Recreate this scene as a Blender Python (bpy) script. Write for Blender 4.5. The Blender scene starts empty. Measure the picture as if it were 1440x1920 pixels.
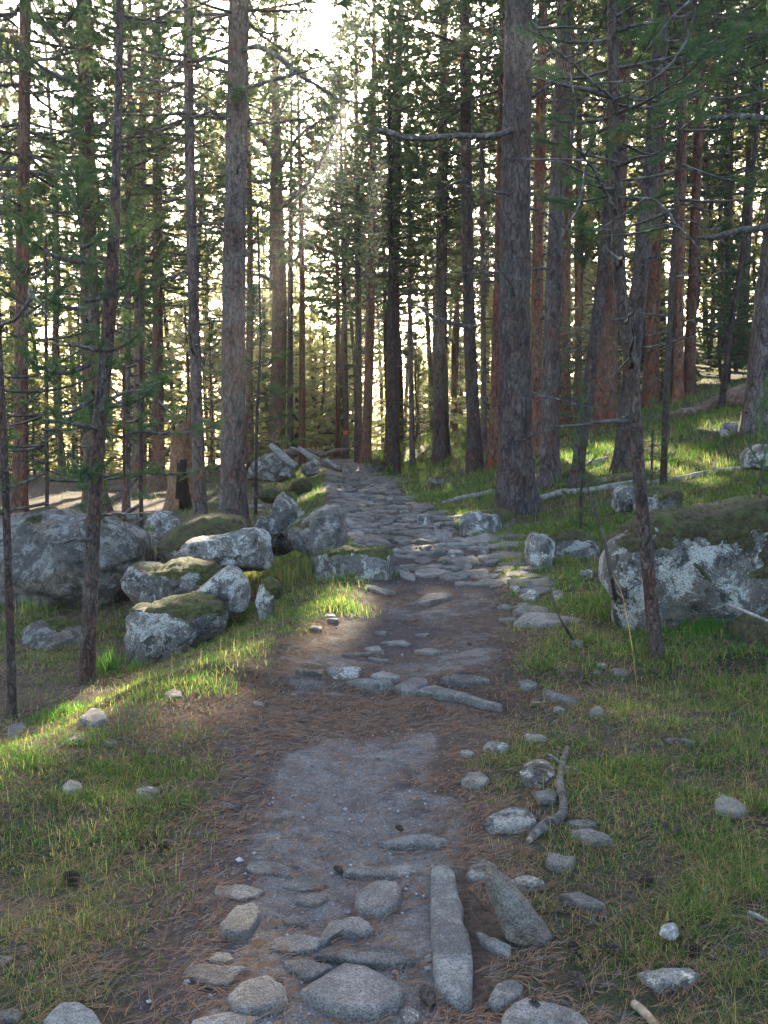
import bpy, math, random
import numpy as np
from math import radians, sin, cos, pi, atan2, sqrt

# ------------------------------------------------------------------ camera, sky, sun, exposure
SC = bpy.context.scene
COL = SC.collection
F_PX, CX, CY = 1732.0, 720.0, 960.0
PITCH = radians(5.28)
CAMZ = 1.55
cam_d = bpy.data.cameras.new("camera")
cam_d.sensor_fit = 'VERTICAL'; cam_d.sensor_height = 24.0
cam_d.lens = 24.0 * F_PX / 1920.0
cam_d.clip_start = 0.05; cam_d.clip_end = 2000.0
cam = bpy.data.objects.new("camera", cam_d); COL.objects.link(cam)
cam.location = (0, 0, CAMZ); cam.rotation_euler = (pi / 2 - PITCH, 0, 0)
SC.camera = cam

def ray(px, py):
    u = (np.asarray(px, float) - CX) / F_PX; v = (CY - np.asarray(py, float)) / F_PX
    return np.stack([u, cos(PITCH) + v * sin(PITCH), -sin(PITCH) + v * cos(PITCH)], -1)

SUN_DIR = ray(735, 35); SUN_DIR = SUN_DIR / np.linalg.norm(SUN_DIR)
SUN_EL = math.asin(SUN_DIR[2]); SUN_AZ = atan2(SUN_DIR[0], SUN_DIR[1])   # azimuth from +Y towards +X
sun_d = bpy.data.lights.new("sun", 'SUN'); sun_d.energy = 5.0; sun_d.angle = radians(0.5); sun_d.color = (1.0, 0.86, 0.62)
sun = bpy.data.objects.new("sun", sun_d); COL.objects.link(sun)
sun.rotation_euler = (SUN_EL - pi / 2, 0, -SUN_AZ)
sun.location = (0, 60, 40)
W = bpy.data.worlds.new("World"); SC.world = W; W.use_nodes = True
wn = W.node_tree.nodes; wl = W.node_tree.links
sky = wn.new('ShaderNodeTexSky'); sky.sky_type = 'NISHITA'; sky.sun_disc = False
sky.sun_elevation = SUN_EL; sky.sun_rotation = SUN_AZ; sky.air_density = 1.0; sky.dust_density = 3.0; sky.ozone_density = 1.0
wn['Background'].inputs['Strength'].default_value = 0.15
wl.new(sky.outputs[0], wn['Background'].inputs['Color'])
SC.view_settings.view_transform = 'Standard'; SC.view_settings.look = 'None'
SC.view_settings.exposure = 2.78; SC.view_settings.gamma = 1.0
SC.cycles.use_denoising = True
SC.cycles.max_bounces = 6; SC.cycles.diffuse_bounces = 3; SC.cycles.transmission_bounces = 4; SC.cycles.transparent_max_bounces = 4
SC.cycles.caustics_reflective = False; SC.cycles.caustics_refractive = False
SC.cycles.sample_clamp_indirect = 2.5

# ------------------------------------------------------------------ noise
def _hash(ix, iy, iz, seed):
    with np.errstate(over='ignore'):
        h = (ix.astype(np.uint32) * np.uint32(374761393)) ^ (iy.astype(np.uint32) * np.uint32(668265263)) ^ \
            (iz.astype(np.uint32) * np.uint32(2147483647 - 1234567)) ^ np.uint32((seed * 362437 + 97) & 0xffffffff)
        h = (h ^ (h >> np.uint32(13))) * np.uint32(1274126177)
        h = (h ^ (h >> np.uint32(15))) * np.uint32(2246822519)
        h = h ^ (h >> np.uint32(16))
    return h.astype(np.float64) / 4294967295.0

def vnoise(x, y, z=0.0, seed=0):
    x, y, z = np.broadcast_arrays(np.asarray(x, float), np.asarray(y, float), np.asarray(z, float))
    ix = np.floor(x).astype(np.int64); iy = np.floor(y).astype(np.int64); iz = np.floor(z).astype(np.int64)
    fx, fy, fz = x - ix, y - iy, z - iz
    fx = fx * fx * (3 - 2 * fx); fy = fy * fy * (3 - 2 * fy); fz = fz * fz * (3 - 2 * fz)
    r = 0.0
    for dx in (0, 1):
        for dy in (0, 1):
            for dz in (0, 1):
                w = (fx if dx else 1 - fx) * (fy if dy else 1 - fy) * (fz if dz else 1 - fz)
                r = r + w * _hash(ix + dx, iy + dy, iz + dz, seed)
    return r * 2 - 1

def fbm(x, y, z=0.0, seed=0, octv=3, gain=0.5):
    r, a, f, t = 0.0, 1.0, 1.0, 0.0
    for o in range(octv):
        r = r + a * vnoise(np.asarray(x) * f + 13.7 * o, np.asarray(y) * f - 7.1 * o, np.asarray(z) * f + 3.3 * o, seed + o)
        t += a; a *= gain; f *= 2.03
    return r / t

def sstep(a, b, x):
    t = np.clip((np.asarray(x, float) - a) / (b - a), 0, 1)
    return t * t * (3 - 2 * t)

# ------------------------------------------------------------------ terrain as a function
_py = np.array([-10, 0, 2.7, 3.8, 5.4, 7.0, 8.9, 11, 13.4, 18, 27, 38, 50, 400.0])
_px = np.array([-.10, -.10, -.13, -.15, 0.02, .28, .48, .42, .22, -.3, -.95, -1.95, -3.2, -30.0])
_yy = np.linspace(-10, 400, 4101); _xx = np.interp(_yy, _py, _px)
_k = np.hanning(31); _k /= _k.sum(); _xs = np.convolve(np.pad(_xx, 15, 'edge'), _k, 'valid')
def path_x(y): return np.interp(y, _yy, _xs)
def path_w(y): return np.interp(y, [0, 2.5, 4, 5.0, 5.8, 7, 8, 9, 11, 14, 20, 50], [.36, .36, .44, .62, .68, .62, .58, .64, .74, .85, .75, .7])
def berm(y): return np.interp(y, [0, 3, 4, 5, 6, 8, 12, 60], [2.3, 2.1, 1.7, 1.28, 1.02, .86, .85, .9])

def height(x, y):
    x = np.asarray(x, float); y = np.asarray(y, float)
    u = x - path_x(y); w = path_w(y)
    r = np.maximum(u - w, 0)
    z = 0.07 * r + 0.22 * np.maximum(r - 1.0, 0) * sstep(1.0, 3.0, r) + 0.04 * np.maximum(r - 3, 0)
    z = np.where(r > 22, 0.33 * 22 + 0.13 * (r - 22) - 0.5, z)
    z = z * (0.55 + 0.45 * sstep(3, 8, y)) 
    e = berm(y); l = np.maximum(-u - e, 0)
    z = z + 0.05 * np.exp(-((-u - e + 0.15) / 0.28) ** 2) - 0.34 * sstep(0, 1.3, l) - 0.022 * np.minimum(l, 30)
    z = z + 0.055 * sstep(5.35, 5.5, y + 0.12 * vnoise(x * 1.7, 3.0, seed=5))
    far = np.maximum(y - 46, 0)
    side = sstep(14, 2, u)
    z = z - far * (0.02 + 0.09 * side) * np.where(far > 150, 150 / np.maximum(far, 1), 1)
    off = sstep(0, 0.6, np.abs(u) - w)
    z = z + 0.10 * off * fbm(x / 2.6, y / 2.6, seed=11, octv=2) * sstep(0.4, 2.5, np.abs(u) - w)
    z = z + (0.014 + 0.030 * off) * fbm(x / 0.45, y / 0.45, seed=21, octv=3)
    z = z + (0.5 * off) * fbm(x / 14, y / 14, seed=31, octv=2) * sstep(5, 12, np.abs(u))
    z = z + 0.010 * (1 - off) * sstep(9, 6, y) * (fbm(x / 0.11, y / 0.14, seed=23, octv=3) + 0.6 * np.abs(fbm(x / .25, y / .3, seed=24, octv=2)))
    z = z - 0.03 * np.exp(-(u / 0.3) ** 2) * sstep(2, 3, y)
    return z
H0 = float(height(0.0, 0.0)); cam.location.z = CAMZ + H0; CZ = CAMZ + H0

def at_depth(px, py, Y):
    d = ray(px, py); t = Y / d[..., 1]
    return np.stack([d[..., 0] * t, d[..., 1] * t, CZ + d[..., 2] * t], -1)

def ground_at(px, py, dz=0.0):
    d = ray(np.atleast_1d(px), np.atleast_1d(py)); ts = np.geomspace(1.5, 90, 900)
    P = d[:, None, :] * ts[None, :, None]
    below = (CZ - dz + P[..., 2]) < height(P[..., 0], P[..., 1])
    i = np.argmax(below, 1); i = np.where(below.any(1), i, len(ts) - 1)
    lo = ts[np.maximum(i - 1, 0)]; hi = ts[i]
    for _ in range(14):
        m = (lo + hi) / 2; Q = d * m[:, None]
        b = (CZ - dz + Q[:, 2]) < height(Q[:, 0], Q[:, 1])
        hi = np.where(b, m, hi); lo = np.where(b, lo, m)
    Q = d * hi[:, None]; Q[:, 2] = height(Q[:, 0], Q[:, 1])
    return Q

# ------------------------------------------------------------------ objects
def set_tags(o, label=None, cat=None, group=None, kind=None):
    if label: o["label"] = label
    if cat: o["category"] = cat
    if group: o["group"] = group
    if kind: o["kind"] = kind
    return o

def np_mesh(name, verts, faces, mat=None, smooth=False, attrs=None, midx=None):
    """faces: an (n,3)/(n,4) int array or a list of such arrays"""
    me = bpy.data.meshes.new(name)
    fl = faces if isinstance(faces, list) else [faces]
    fl = [np.asarray(f, np.int32) for f in fl if len(f)]
    verts = np.asarray(verts, np.float32)
    me.vertices.add(len(verts)); me.vertices.foreach_set('co', verts.ravel())
    nl = sum(f.size for f in fl); nf = sum(len(f) for f in fl)
    me.loops.add(nl); me.polygons.add(nf)
    me.loops.foreach_set('vertex_index', np.concatenate([f.ravel() for f in fl]).astype(np.int32))
    sizes = np.concatenate([np.full(len(f), f.shape[1], np.int32) for f in fl])
    starts = np.concatenate([[0], np.cumsum(sizes)[:-1]]).astype(np.int32)
    me.polygons.foreach_set('loop_start', starts)
    try: me.polygons.foreach_set('loop_total', sizes)
    except Exception: pass
    me.polygons.foreach_set('use_smooth', np.full(nf, smooth, bool))
    if mat is not None:
        for m in (mat if isinstance(mat, (list, tuple)) else [mat]): me.materials.append(m)
    if midx is not None: me.polygons.foreach_set('material_index', np.asarray(midx, np.int32))
    for k, v in (attrs or {}).items():
        v = np.asarray(v, np.float32)
        if v.ndim == 1:
            a = me.attributes.new(k, 'FLOAT', 'POINT'); a.data.foreach_set('value', v)
        else:
            if v.shape[1] == 3: v = np.concatenate([v, np.ones((len(v), 1), np.float32)], 1)
            a = me.attributes.new(k, 'FLOAT_COLOR', 'POINT'); a.data.foreach_set('color', v.ravel())
    me.update(calc_edges=True)
    return me

def link(name, data, parent=None, loc=None, rot=None, scale=None):
    o = bpy.data.objects.new(name, data); COL.objects.link(o)
    if parent is not None: o.parent = parent
    if loc is not None: o.location = loc
    if rot is not None: o.rotation_euler = rot
    if scale is not None: o.scale = scale if hasattr(scale, '__len__') else (scale,) * 3
    return o

class MB:
    """collects verts / faces of tubes"""
    def __init__(self): self.v = []; self.f = []; self.n = 0
    def add(self, v, f):
        self.v.append(np.asarray(v, float)); self.f.append(np.asarray(f, int) + self.n); self.n += len(v)
    def tube(self, pts, rad, sides=6, rough=0.0, seed=0, cap=True):
        v, f, t = tube(pts, rad, sides, rough, seed, cap); n0 = self.n; self.add(v, f)
        if t is not None: self.f.append(t + n0)
    def faces(self):
        q = [f for f in self.f if f.shape[1] == 4]; t = [f for f in self.f if f.shape[1] == 3]
        return ([np.concatenate(q)] if q else []) + ([np.concatenate(t)] if t else [])
    def mesh(self, name, mat, smooth=True): return np_mesh(name, np.concatenate(self.v), self.faces(), mat, smooth)

def tube(pts, rad, sides=6, rough=0.0, seed=0, cap=True, freq=6.0):
    pts = np.asarray(pts, float); n = len(pts); rad = np.broadcast_to(np.asarray(rad, float), (n,))
    tan = np.gradient(pts, axis=0); tan /= np.maximum(np.linalg.norm(tan, axis=1, keepdims=True), 1e-9)
    ref = np.array([0.0, 0, 1]) if abs(tan[:, 2]).mean() < 0.8 else np.array([1.0, 0, 0])
    a = np.cross(tan, ref); a /= np.maximum(np.linalg.norm(a, axis=1, keepdims=True), 1e-9); b = np.cross(tan, a)
    th = np.linspace(0, 2 * pi, sides, endpoint=False)
    ring = a[:, None, :] * np.cos(th)[None, :, None] + b[:, None, :] * np.sin(th)[None, :, None]
    rr = np.repeat(rad[:, None], sides, 1)
    if rough > 0:
        q = pts[:, None, :] + ring * rad[:, None, None]
        rr = rr * (1 + rough * fbm(q[..., 0] * freq, q[..., 1] * freq, q[..., 2] * freq * 0.5, seed, 2))
    v = (pts[:, None, :] + ring * rr[..., None]).reshape(-1, 3)
    i = np.arange(n - 1)[:, None] * sides; j = np.arange(sides)[None, :]; j2 = (j + 1) % sides
    f = np.stack([i + j, i + j2, i + sides + j2, i + sides + j], -1).reshape(-1, 4)
    tris = None
    if cap:
        c0, c1 = len(v), len(v) + 1
        v = np.concatenate([v, pts[:1], pts[-1:]])
        jj = np.arange(sides); k = (n - 1) * sides
        tris = np.concatenate([np.stack([np.full(sides, c0), (jj + 1) % sides, jj], 1),
                               np.stack([np.full(sides, c1), k + jj, k + (jj + 1) % sides], 1)])
    return v, f, tris

def smooth_line(pts, n):
    """Catmull-Rom through pts, n samples"""
    P = np.asarray(pts, float)
    if len(P) == 2: return P[0] + (P[1] - P[0]) * np.linspace(0, 1, n)[:, None]
    E = np.concatenate([[2 * P[0] - P[1]], P, [2 * P[-1] - P[-2]]])
    t = np.linspace(0, len(P) - 1 - 1e-6, n); i = t.astype(int); f = (t - i)[:, None]
    p0, p1, p2, p3 = E[i], E[i + 1], E[i + 2], E[i + 3]
    return 0.5 * (2 * p1 + (p2 - p0) * f + (2 * p0 - 5 * p1 + 4 * p2 - p3) * f ** 2 + (3 * p1 - p0 - 3 * p2 + p3) * f ** 3)

def smooth_loop(P, n):
    P = np.asarray(P, float); m = len(P); t = np.linspace(0, m, n, endpoint=False); i = t.astype(int); f = (t - i)[:, None]
    p0, p1, p2, p3 = P[(i - 1) % m], P[i % m], P[(i + 1) % m], P[(i + 2) % m]
    k = 0.15
    m1 = (p2 - p0) * k; m2 = (p3 - p1) * k
    return (2 * f ** 3 - 3 * f ** 2 + 1) * p1 + (f ** 3 - 2 * f ** 2 + f) * m1 + (-2 * f ** 3 + 3 * f ** 2) * p2 + (f ** 3 - f ** 2) * m2

# ------------------------------------------------------------------ materials
class NT:
    def __init__(self, name):
        self.m = bpy.data.materials.new(name); self.m.use_nodes = True
        self.t = self.m.node_tree; self.b = self.t.nodes['Principled BSDF']; self.out = self.t.nodes['Material Output']
        self.b.inputs['Roughness'].default_value = 0.9; self.b.inputs['Specular IOR Level'].default_value = 0.25
        self.co = None
    def n(self, typ): return self.t.nodes.new(typ)
    def l(self, a, b): self.t.links.new(a, b)
    def put(self, v, sock):
        if v is None: return
        if hasattr(v, 'links'): self.l(v, sock)
        elif isinstance(v, tuple) and len(v) == 3 and sock.type == 'RGBA': sock.default_value = (*v, 1)
        else: sock.default_value = v
    def coord(self, scale=(1, 1, 1), kind='Object', rnd=True):
        tc = self.n('ShaderNodeTexCoord'); mp = self.n('ShaderNodeMapping'); mp.inputs['Scale'].default_value = scale
        self.l(tc.outputs[kind], mp.inputs['Vector'])
        if rnd:
            oi = self.n('ShaderNodeObjectInfo'); mu = self.n('ShaderNodeMath'); mu.operation = 'MULTIPLY'; mu.inputs[1].default_value = 37.0
            self.l(oi.outputs['Random'], mu.inputs[0]); cb = self.n('ShaderNodeCombineXYZ')
            for k in range(3): self.l(mu.outputs[0], cb.inputs[k])
            self.l(cb.outputs[0], mp.inputs['Location'])
        return mp.outputs[0]
    def noise(self, vec, scale, detail=3, rough=0.6, dist=0.0):
        x = self.n('ShaderNodeTexNoise'); x.inputs['Scale'].default_value = scale; x.inputs['Detail'].default_value = detail
        x.inputs['Roughness'].default_value = rough; x.inputs['Distortion'].default_value = dist
        self.put(vec, x.inputs['Vector']); return x.outputs['Fac']
    def voro(self, vec, scale, feat='F1', out='Distance', rnd=1.0):
        x = self.n('ShaderNodeTexVoronoi'); x.feature = feat; x.inputs['Scale'].default_value = scale; x.inputs['Randomness'].default_value = rnd
        self.put(vec, x.inputs['Vector']); return x.outputs[out]
    def ramp(self, fac, a, b, lo=0.0, hi=1.0):
        x = self.n('ShaderNodeMapRange'); x.interpolation_type = 'SMOOTHSTEP'
        for k, v in zip(('From Min', 'From Max', 'To Min', 'To Max'), (a, b, lo, hi)): x.inputs[k].default_value = v
        self.put(fac, x.inputs['Value']); return x.outputs[0]
    def mix(self, fac, a, b, mode='MIX'):
        x = self.n('ShaderNodeMix'); x.data_type = 'RGBA'; x.blend_type = mode
        self.put(fac, x.inputs[0]); self.put(a, x.inputs[6]); self.put(b, x.inputs[7]); return x.outputs[2]
    def math(self, op, a, b=0.0):
        x = self.n('ShaderNodeMath'); x.operation = op; self.put(a, x.inputs[0]); self.put(b, x.inputs[1]); return x.outputs[0]
    def attr(self, name, out='Fac'):
        x = self.n('ShaderNodeAttribute'); x.attribute_name = name; return x.outputs[out]
    def rand(self):
        return self.n('ShaderNodeObjectInfo').outputs['Random']
    def bump(self, h, strength=0.5, dist=0.02):
        x = self.n('ShaderNodeBump'); x.inputs['Strength'].default_value = strength; x.inputs['Distance'].default_value = dist
        self.put(h, x.inputs['Height']); self.l(x.outputs[0], self.b.inputs['Normal'])
    def color(self, c): self.put(c, self.b.inputs['Base Color'])
    def leaf(self, col, trans_col, fac=0.5):
        """thin leaf: diffuse + translucent"""
        d = self.n('ShaderNodeBsdfDiffuse'); t = self.n('ShaderNodeBsdfTranslucent'); m = self.n('ShaderNodeMixShader')
        self.put(col, d.inputs['Color']); self.put(trans_col, t.inputs['Color']); m.inputs[0].default_value = fac
        self.l(d.outputs[0], m.inputs[1]); self.l(t.outputs[0], m.inputs[2]); self.l(m.outputs[0], self.out.inputs['Surface'])

def bark_material(name, dark, light, plate, red=0.0, lichen=0.45, sc=1.0):
    N = NT(name); v = N.coord((10 * sc, 10 * sc, 3.6 * sc)); v2 = N.coord((1, 1, 1))
    def warped(k):
        vv = N.n('ShaderNodeVectorMath'); vv.operation = 'MULTIPLY_ADD'
        wn_ = N.n('ShaderNodeTexNoise'); wn_.inputs['Scale'].default_value = 0.9; wn_.inputs['Detail'].default_value = 4; N.l(v, wn_.inputs['Vector'])
        N.l(wn_.outputs['Color'], vv.inputs[0]); vv.inputs[1].default_value = (k, k, k); N.l(v, vv.inputs[2]); return vv.outputs[0]
    wv = warped(2.6)
    edge = N.voro(wv, 1.3, 'DISTANCE_TO_EDGE'); fine = N.noise(v, 3.5, 6, 0.75); rid = N.noise(wv, 0.9, 5, 0.7)
    crack = N.math('ADD', N.math('MULTIPLY', N.ramp(edge, 0.0, 0.22), 0.55), N.math('MULTIPLY', N.ramp(rid, 0.36, 0.56), 0.45))
    big = N.noise(v2, 1.7, 4, 0.65); spot = N.noise(v2, 16, 5, 0.75)
    c = N.mix(N.ramp(fine, 0.35, 0.68), plate, light)
    c = N.mix(N.ramp(big, 0.44, 0.66), c, (plate[0] * 1.25 + red * .05, plate[1] * 0.85, plate[2] * 0.72))
    c = N.mix(N.math('MULTIPLY', N.ramp(spot, 0.56, 0.66), lichen), c, (0.23, 0.25, 0.215))
    c = N.mix(N.math('MULTIPLY', N.ramp(N.noise(v2, 23, 4, 0.7), 0.60, 0.68), 0.8), c, dark)
    c = N.mix(N.math('MULTIPLY', N.math('SUBTRACT', 1.0, crack), 1.0), c, dark)
    hue = N.n('ShaderNodeHueSaturation'); N.l(c, hue.inputs['Color'])
    N.l(N.ramp(N.rand(), 0, 1, 0.68, 1.08), hue.inputs['Value']); N.color(N.mix(1.0, hue.outputs[0], (1.08, 0.96, 0.87), 'MULTIPLY'))
    N.bump(N.math('ADD', crack, N.math('MULTIPLY', fine, 0.7)), 1.0, 0.02)
    return N.m
M = {}
M['bark_grey'] = bark_material('grey_pine_bark', (0.024, 0.020, 0.020), (0.165, 0.145, 0.140), (0.105, 0.088, 0.084))
M['bark_red'] = bark_material('reddish_pine_bark', (0.032, 0.020, 0.016), (0.225, 0.14, 0.10), (0.155, 0.086, 0.06), 0.8, 0.3)
M['bark_tan'] = bark_material('tan_pine_bark', (0.035, 0.026, 0.02), (0.22, 0.165, 0.12), (0.15, 0.11, 0.08), 0.4, 0.4)
M['bark_dark'] = bark_material('dark_pine_bark', (0.014, 0.012, 0.012), (0.10, 0.088, 0.085), (0.06, 0.05, 0.048), 0.2, 0.6)
M['bark_thin'] = bark_material('young_pine_bark', (0.022, 0.018, 0.016), (0.15, 0.125, 0.11), (0.095, 0.075, 0.066), 0.3, 0.5, 2.6)

def simple_wood(name, a, b, lich=0.4, sc=20):
    N = NT(name); v = N.coord((1, 1, 1)); f = N.noise(v, sc, 4, 0.7)
    c = N.mix(N.ramp(f, 0.3, 0.7), a, b); c = N.mix(N.math('MULTIPLY', N.ramp(N.noise(v, sc * 0.45, 3, 0.6), 0.52, 0.64), lich), c, (0.30, 0.32, 0.27))
    N.color(c); N.bump(f, 0.6, 0.006); return N.m
M['twig'] = simple_wood('twig_wood', (0.030, 0.024, 0.020), (0.085, 0.066, 0.055), 0.25)
M['dead_wood'] = simple_wood('dead_branch_wood', (0.028, 0.023, 0.020), (0.095, 0.080, 0.072), 0.35)
M['log_wood'] = simple_wood('weathered_log_wood', (0.07, 0.062, 0.056), (0.26, 0.235, 0.215), 0.45, 14)
M['log_brown'] = simple_wood('brown_log_wood', (0.05, 0.030, 0.020), (0.17, 0.105, 0.07), 0.15, 12)
M['char'] = simple_wood('charred_wood', (0.006, 0.006, 0.006), (0.022, 0.018, 0.016), 0.0)
M['rotten'] = simple_wood('rotten_orange_wood', (0.07, 0.032, 0.018), (0.22, 0.11, 0.055), 0.1, 9)

def needle_material(name, dark, light, brown=(0.16, 0.10, 0.04), tr=(0.25, 0.32, 0.11), fac=0.36):
    N = NT(name); a = N.attr('tint')
    c = N.mix(N.ramp(a, 0.0, 0.75), dark, light); c = N.mix(N.ramp(a, 0.90, 0.98), c, brown)
    hue = N.n('ShaderNodeHueSaturation'); N.l(c, hue.inputs['Color']); N.l(N.ramp(N.rand(), 0, 1, 0.8, 1.25), hue.inputs['Value'])
    t = N.mix(N.ramp(a, 0.0, 0.8), (tr[0] * 0.6, tr[1] * 0.75, tr[2]), tr); t = N.mix(N.ramp(a, 0.90, 0.98), t, (0.5, 0.28, 0.10))
    N.leaf(hue.outputs[0], t, fac); return N.m
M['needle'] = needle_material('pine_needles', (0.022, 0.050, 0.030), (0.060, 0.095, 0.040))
M['needle_sun_tone'] = needle_material('sunlight_toned_needles', (0.050, 0.075, 0.030), (0.120, 0.125, 0.045), tr=(0.82, 0.78, 0.32), fac=0.58)  # lit copy of the needles: backlit sun glow put into the colours
M['needle_shade_tone'] = needle_material('shade_toned_needles', (0.016, 0.040, 0.026), (0.045, 0.080, 0.040), tr=(0.16, 0.24, 0.07), fac=0.28)  # shaded copy of the needles: near shade put into darker colours
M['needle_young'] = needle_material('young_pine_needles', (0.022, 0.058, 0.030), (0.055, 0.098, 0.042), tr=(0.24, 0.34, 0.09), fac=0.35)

def stone_material(name, lo=(0.11, 0.108, 0.108), hi=(0.26, 0.255, 0.245), white=0.6, black=0.6, sc=1.0, tan=0.0):
    N = NT(name); v = N.coord((sc, sc, sc))
    big = N.noise(v, 2.6, 6, 0.7, 0.3); mid = N.noise(v, 11, 6, 0.72); fine = N.noise(v, 85, 4, 0.75); vf = N.noise(v, 240, 2, 0.7)
    c = N.mix(N.ramp(big, 0.34, 0.66), lo, hi); c = N.mix(N.ramp(mid, 0.38, 0.66, 0, 0.7), c, (lo[0] * 0.75, lo[1] * 0.74, lo[2] * 0.73))
    if tan: c = N.mix(N.math('MULTIPLY', N.ramp(N.noise(v, 2.1, 5, 0.7), 0.46, 0.62), tan), c, (0.20, 0.155, 0.11))
    c = N.mix(N.math('MULTIPLY', N.ramp(N.noise(v, 5.2, 9, 0.74, 0.5), 0.515, 0.55), white), c, (0.47, 0.475, 0.45))
    c = N.mix(N.math('MULTIPLY', N.ramp(N.noise(v, 15, 8, 0.74, 0.3), 0.56, 0.60), white), c, (0.37, 0.38, 0.35))
    c = N.mix(N.math('MULTIPLY', N.ramp(N.noise(v, 6.1, 9, 0.76, 0.5), 0.545, 0.585), black), c, (0.018, 0.018, 0.017))
    c = N.mix(N.ramp(fine, 0.38, 0.56, 0.75, 0), c, (0.045, 0.043, 0.042)); c = N.mix(N.ramp(vf, 0.56, 0.72, 0, 0.65), c, (0.50, 0.49, 0.47))
    hue = N.n('ShaderNodeHueSaturation'); N.l(c, hue.inputs['Color']); N.l(N.ramp(N.rand(), 0, 1, 0.72, 1.15), hue.inputs['Value']); N.color(N.mix(1.0, hue.outputs[0], (1.06, 1.0, 0.93), 'MULTIPLY'))
    N.bump(N.math('ADD', N.math('MULTIPLY', mid, 1.3), N.math('MULTIPLY', fine, 0.5)), 1.0, 0.03); return N.m
M['granite'] = stone_material('lichen_granite', (0.075, 0.073, 0.072), (0.20, 0.195, 0.185), 0.75, 0.8, tan=0.35)
M['granite_dark'] = stone_material('dark_granite', (0.055, 0.051, 0.048), (0.14, 0.13, 0.12), 0.35, 0.8, 1.0, 0.6)
M['granite_pale'] = stone_material('pale_granite', (0.09, 0.087, 0.084), (0.23, 0.225, 0.215), 0.95, 0.95, 1.0, 0.4)
M['path_stone'] = stone_material('worn_path_stone', (0.135, 0.124, 0.118), (0.265, 0.245, 0.235), 0.2, 0.15, 1.6, 0.25)
M['path_stone_blue'] = stone_material('worn_grey_stone', (0.115, 0.112, 0.11), (0.225, 0.22, 0.215), 0.25, 0.3, 1.6, 0.1)
M['path_dark'] = stone_material('dark_paving_stone', (0.080, 0.074, 0.070), (0.175, 0.16, 0.152), 0.15, 0.35, 1.6, 0.4)
M['white_stone'] = stone_material('white_quartz_stone', (0.32, 0.31, 0.31), (0.52, 0.51, 0.49), 0.5, 0.1, 3.0)
M['tan_stone'] = stone_material('tan_weathered_stone', (0.17, 0.15, 0.12), (0.34, 0.31, 0.26), 0.35, 0.5, 2.0, 0.4)

def moss_material(name, a, b, c3):
    N = NT(name); v = N.coord((1, 1, 1)); f = N.noise(v, 26, 4, 0.7); g = N.noise(v, 5, 4, 0.65); h = N.noise(v, 110, 3, 0.7)
    c = N.mix(N.ramp(f, 0.35, 0.68), a, b); c = N.mix(N.ramp(g, 0.48, 0.66), c, c3); c = N.mix(N.ramp(h, 0.3, 0.55, 0.6, 0), c, (a[0] * .4, a[1] * .4, a[2] * .4))
    N.color(c); N.bump(N.math('ADD', f, h), 1.0, 0.02); return N.m
M['moss'] = moss_material('green_moss', (0.035, 0.042, 0.012), (0.115, 0.115, 0.03), (0.10, 0.075, 0.04))
M['moss_brown'] = moss_material('brown_moss', (0.035, 0.030, 0.014), (0.10, 0.08, 0.035), (0.075, 0.085, 0.025))

def ground_material():
    N = NT('forest_floor'); v = N.coord((1, 1, 1), rnd=False)
    mk = N.n('ShaderNodeAttribute'); mk.attribute_name = 'mask'; sp = N.n('ShaderNodeSeparateColor'); N.l(mk.outputs['Color'], sp.inputs[0])
    dirt_f, hum_f, grass_f = sp.outputs[0], sp.outputs[1], sp.outputs[2]
    n1 = N.noise(v, 9, 6, 0.7); n2 = N.noise(v, 45, 5, 0.75); n3 = N.noise(v, 130, 5, 0.8)
    litter = N.mix(N.ramp(n2, 0.3, 0.7), (0.026, 0.017, 0.014), (0.095, 0.062, 0.044)); litter = N.mix(N.ramp(n1, 0.45, 0.7), litter, (0.085, 0.060, 0.042))
    grass = N.mix(N.ramp(n2, 0.3, 0.7), (0.012, 0.014, 0.007), (0.045, 0.045, 0.020)); grass = N.mix(N.ramp(n1, 0.5, 0.7), grass, (0.055, 0.038, 0.022))  # litter and turf soil painted darker for shade between needles and blades
    dirt = N.mix(N.ramp(n1, 0.3, 0.7), (0.100, 0.088, 0.080), (0.185, 0.165, 0.152)); dirt = N.mix(N.ramp(n2, 0.35, 0.65, 0.5, 0), dirt, (0.06, 0.047, 0.043))
    dirt = N.mix(N.ramp(n3, 0.53, 0.66, 0, 0.75), dirt, (0.34, 0.315, 0.30)); dirt = N.mix(N.ramp(n3, 0.34, 0.47, 0.8, 0), dirt, (0.040, 0.033, 0.030)); dirt = N.mix(N.ramp(N.noise(v, 5.5, 8, 0.75, 0.5), 0.50, 0.62, 0, 0.65), dirt, (0.065, 0.050, 0.044))
    hum = N.mix(N.ramp(n2, 0.3, 0.7), (0.030, 0.022, 0.021), (0.075, 0.055, 0.050))
    n0 = N.noise(v, 3.2, 6, 0.72, 0.6); pert = N.math('MULTIPLY', N.math('SUBTRACT', n0, 0.5), 1.7)
    c = N.mix(N.ramp(N.math('ADD', grass_f, pert), 0.35, 0.65), litter, grass)
    c = N.mix(N.ramp(N.math('ADD', dirt_f, pert), 0.35, 0.65), c, dirt)
    c = N.mix(N.ramp(N.math('ADD', hum_f, pert), 0.35, 0.65), c, hum)
    N.color(c); N.b.inputs['Roughness'].default_value = 1.0
    N.bump(N.math('ADD', N.math('MULTIPLY', n1, 1.2), N.math('ADD', N.math('MULTIPLY', n2, 0.7), N.math('MULTIPLY', n3, 0.3))), 0.9, 0.03); return N.m
M['ground'] = ground_material()

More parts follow.
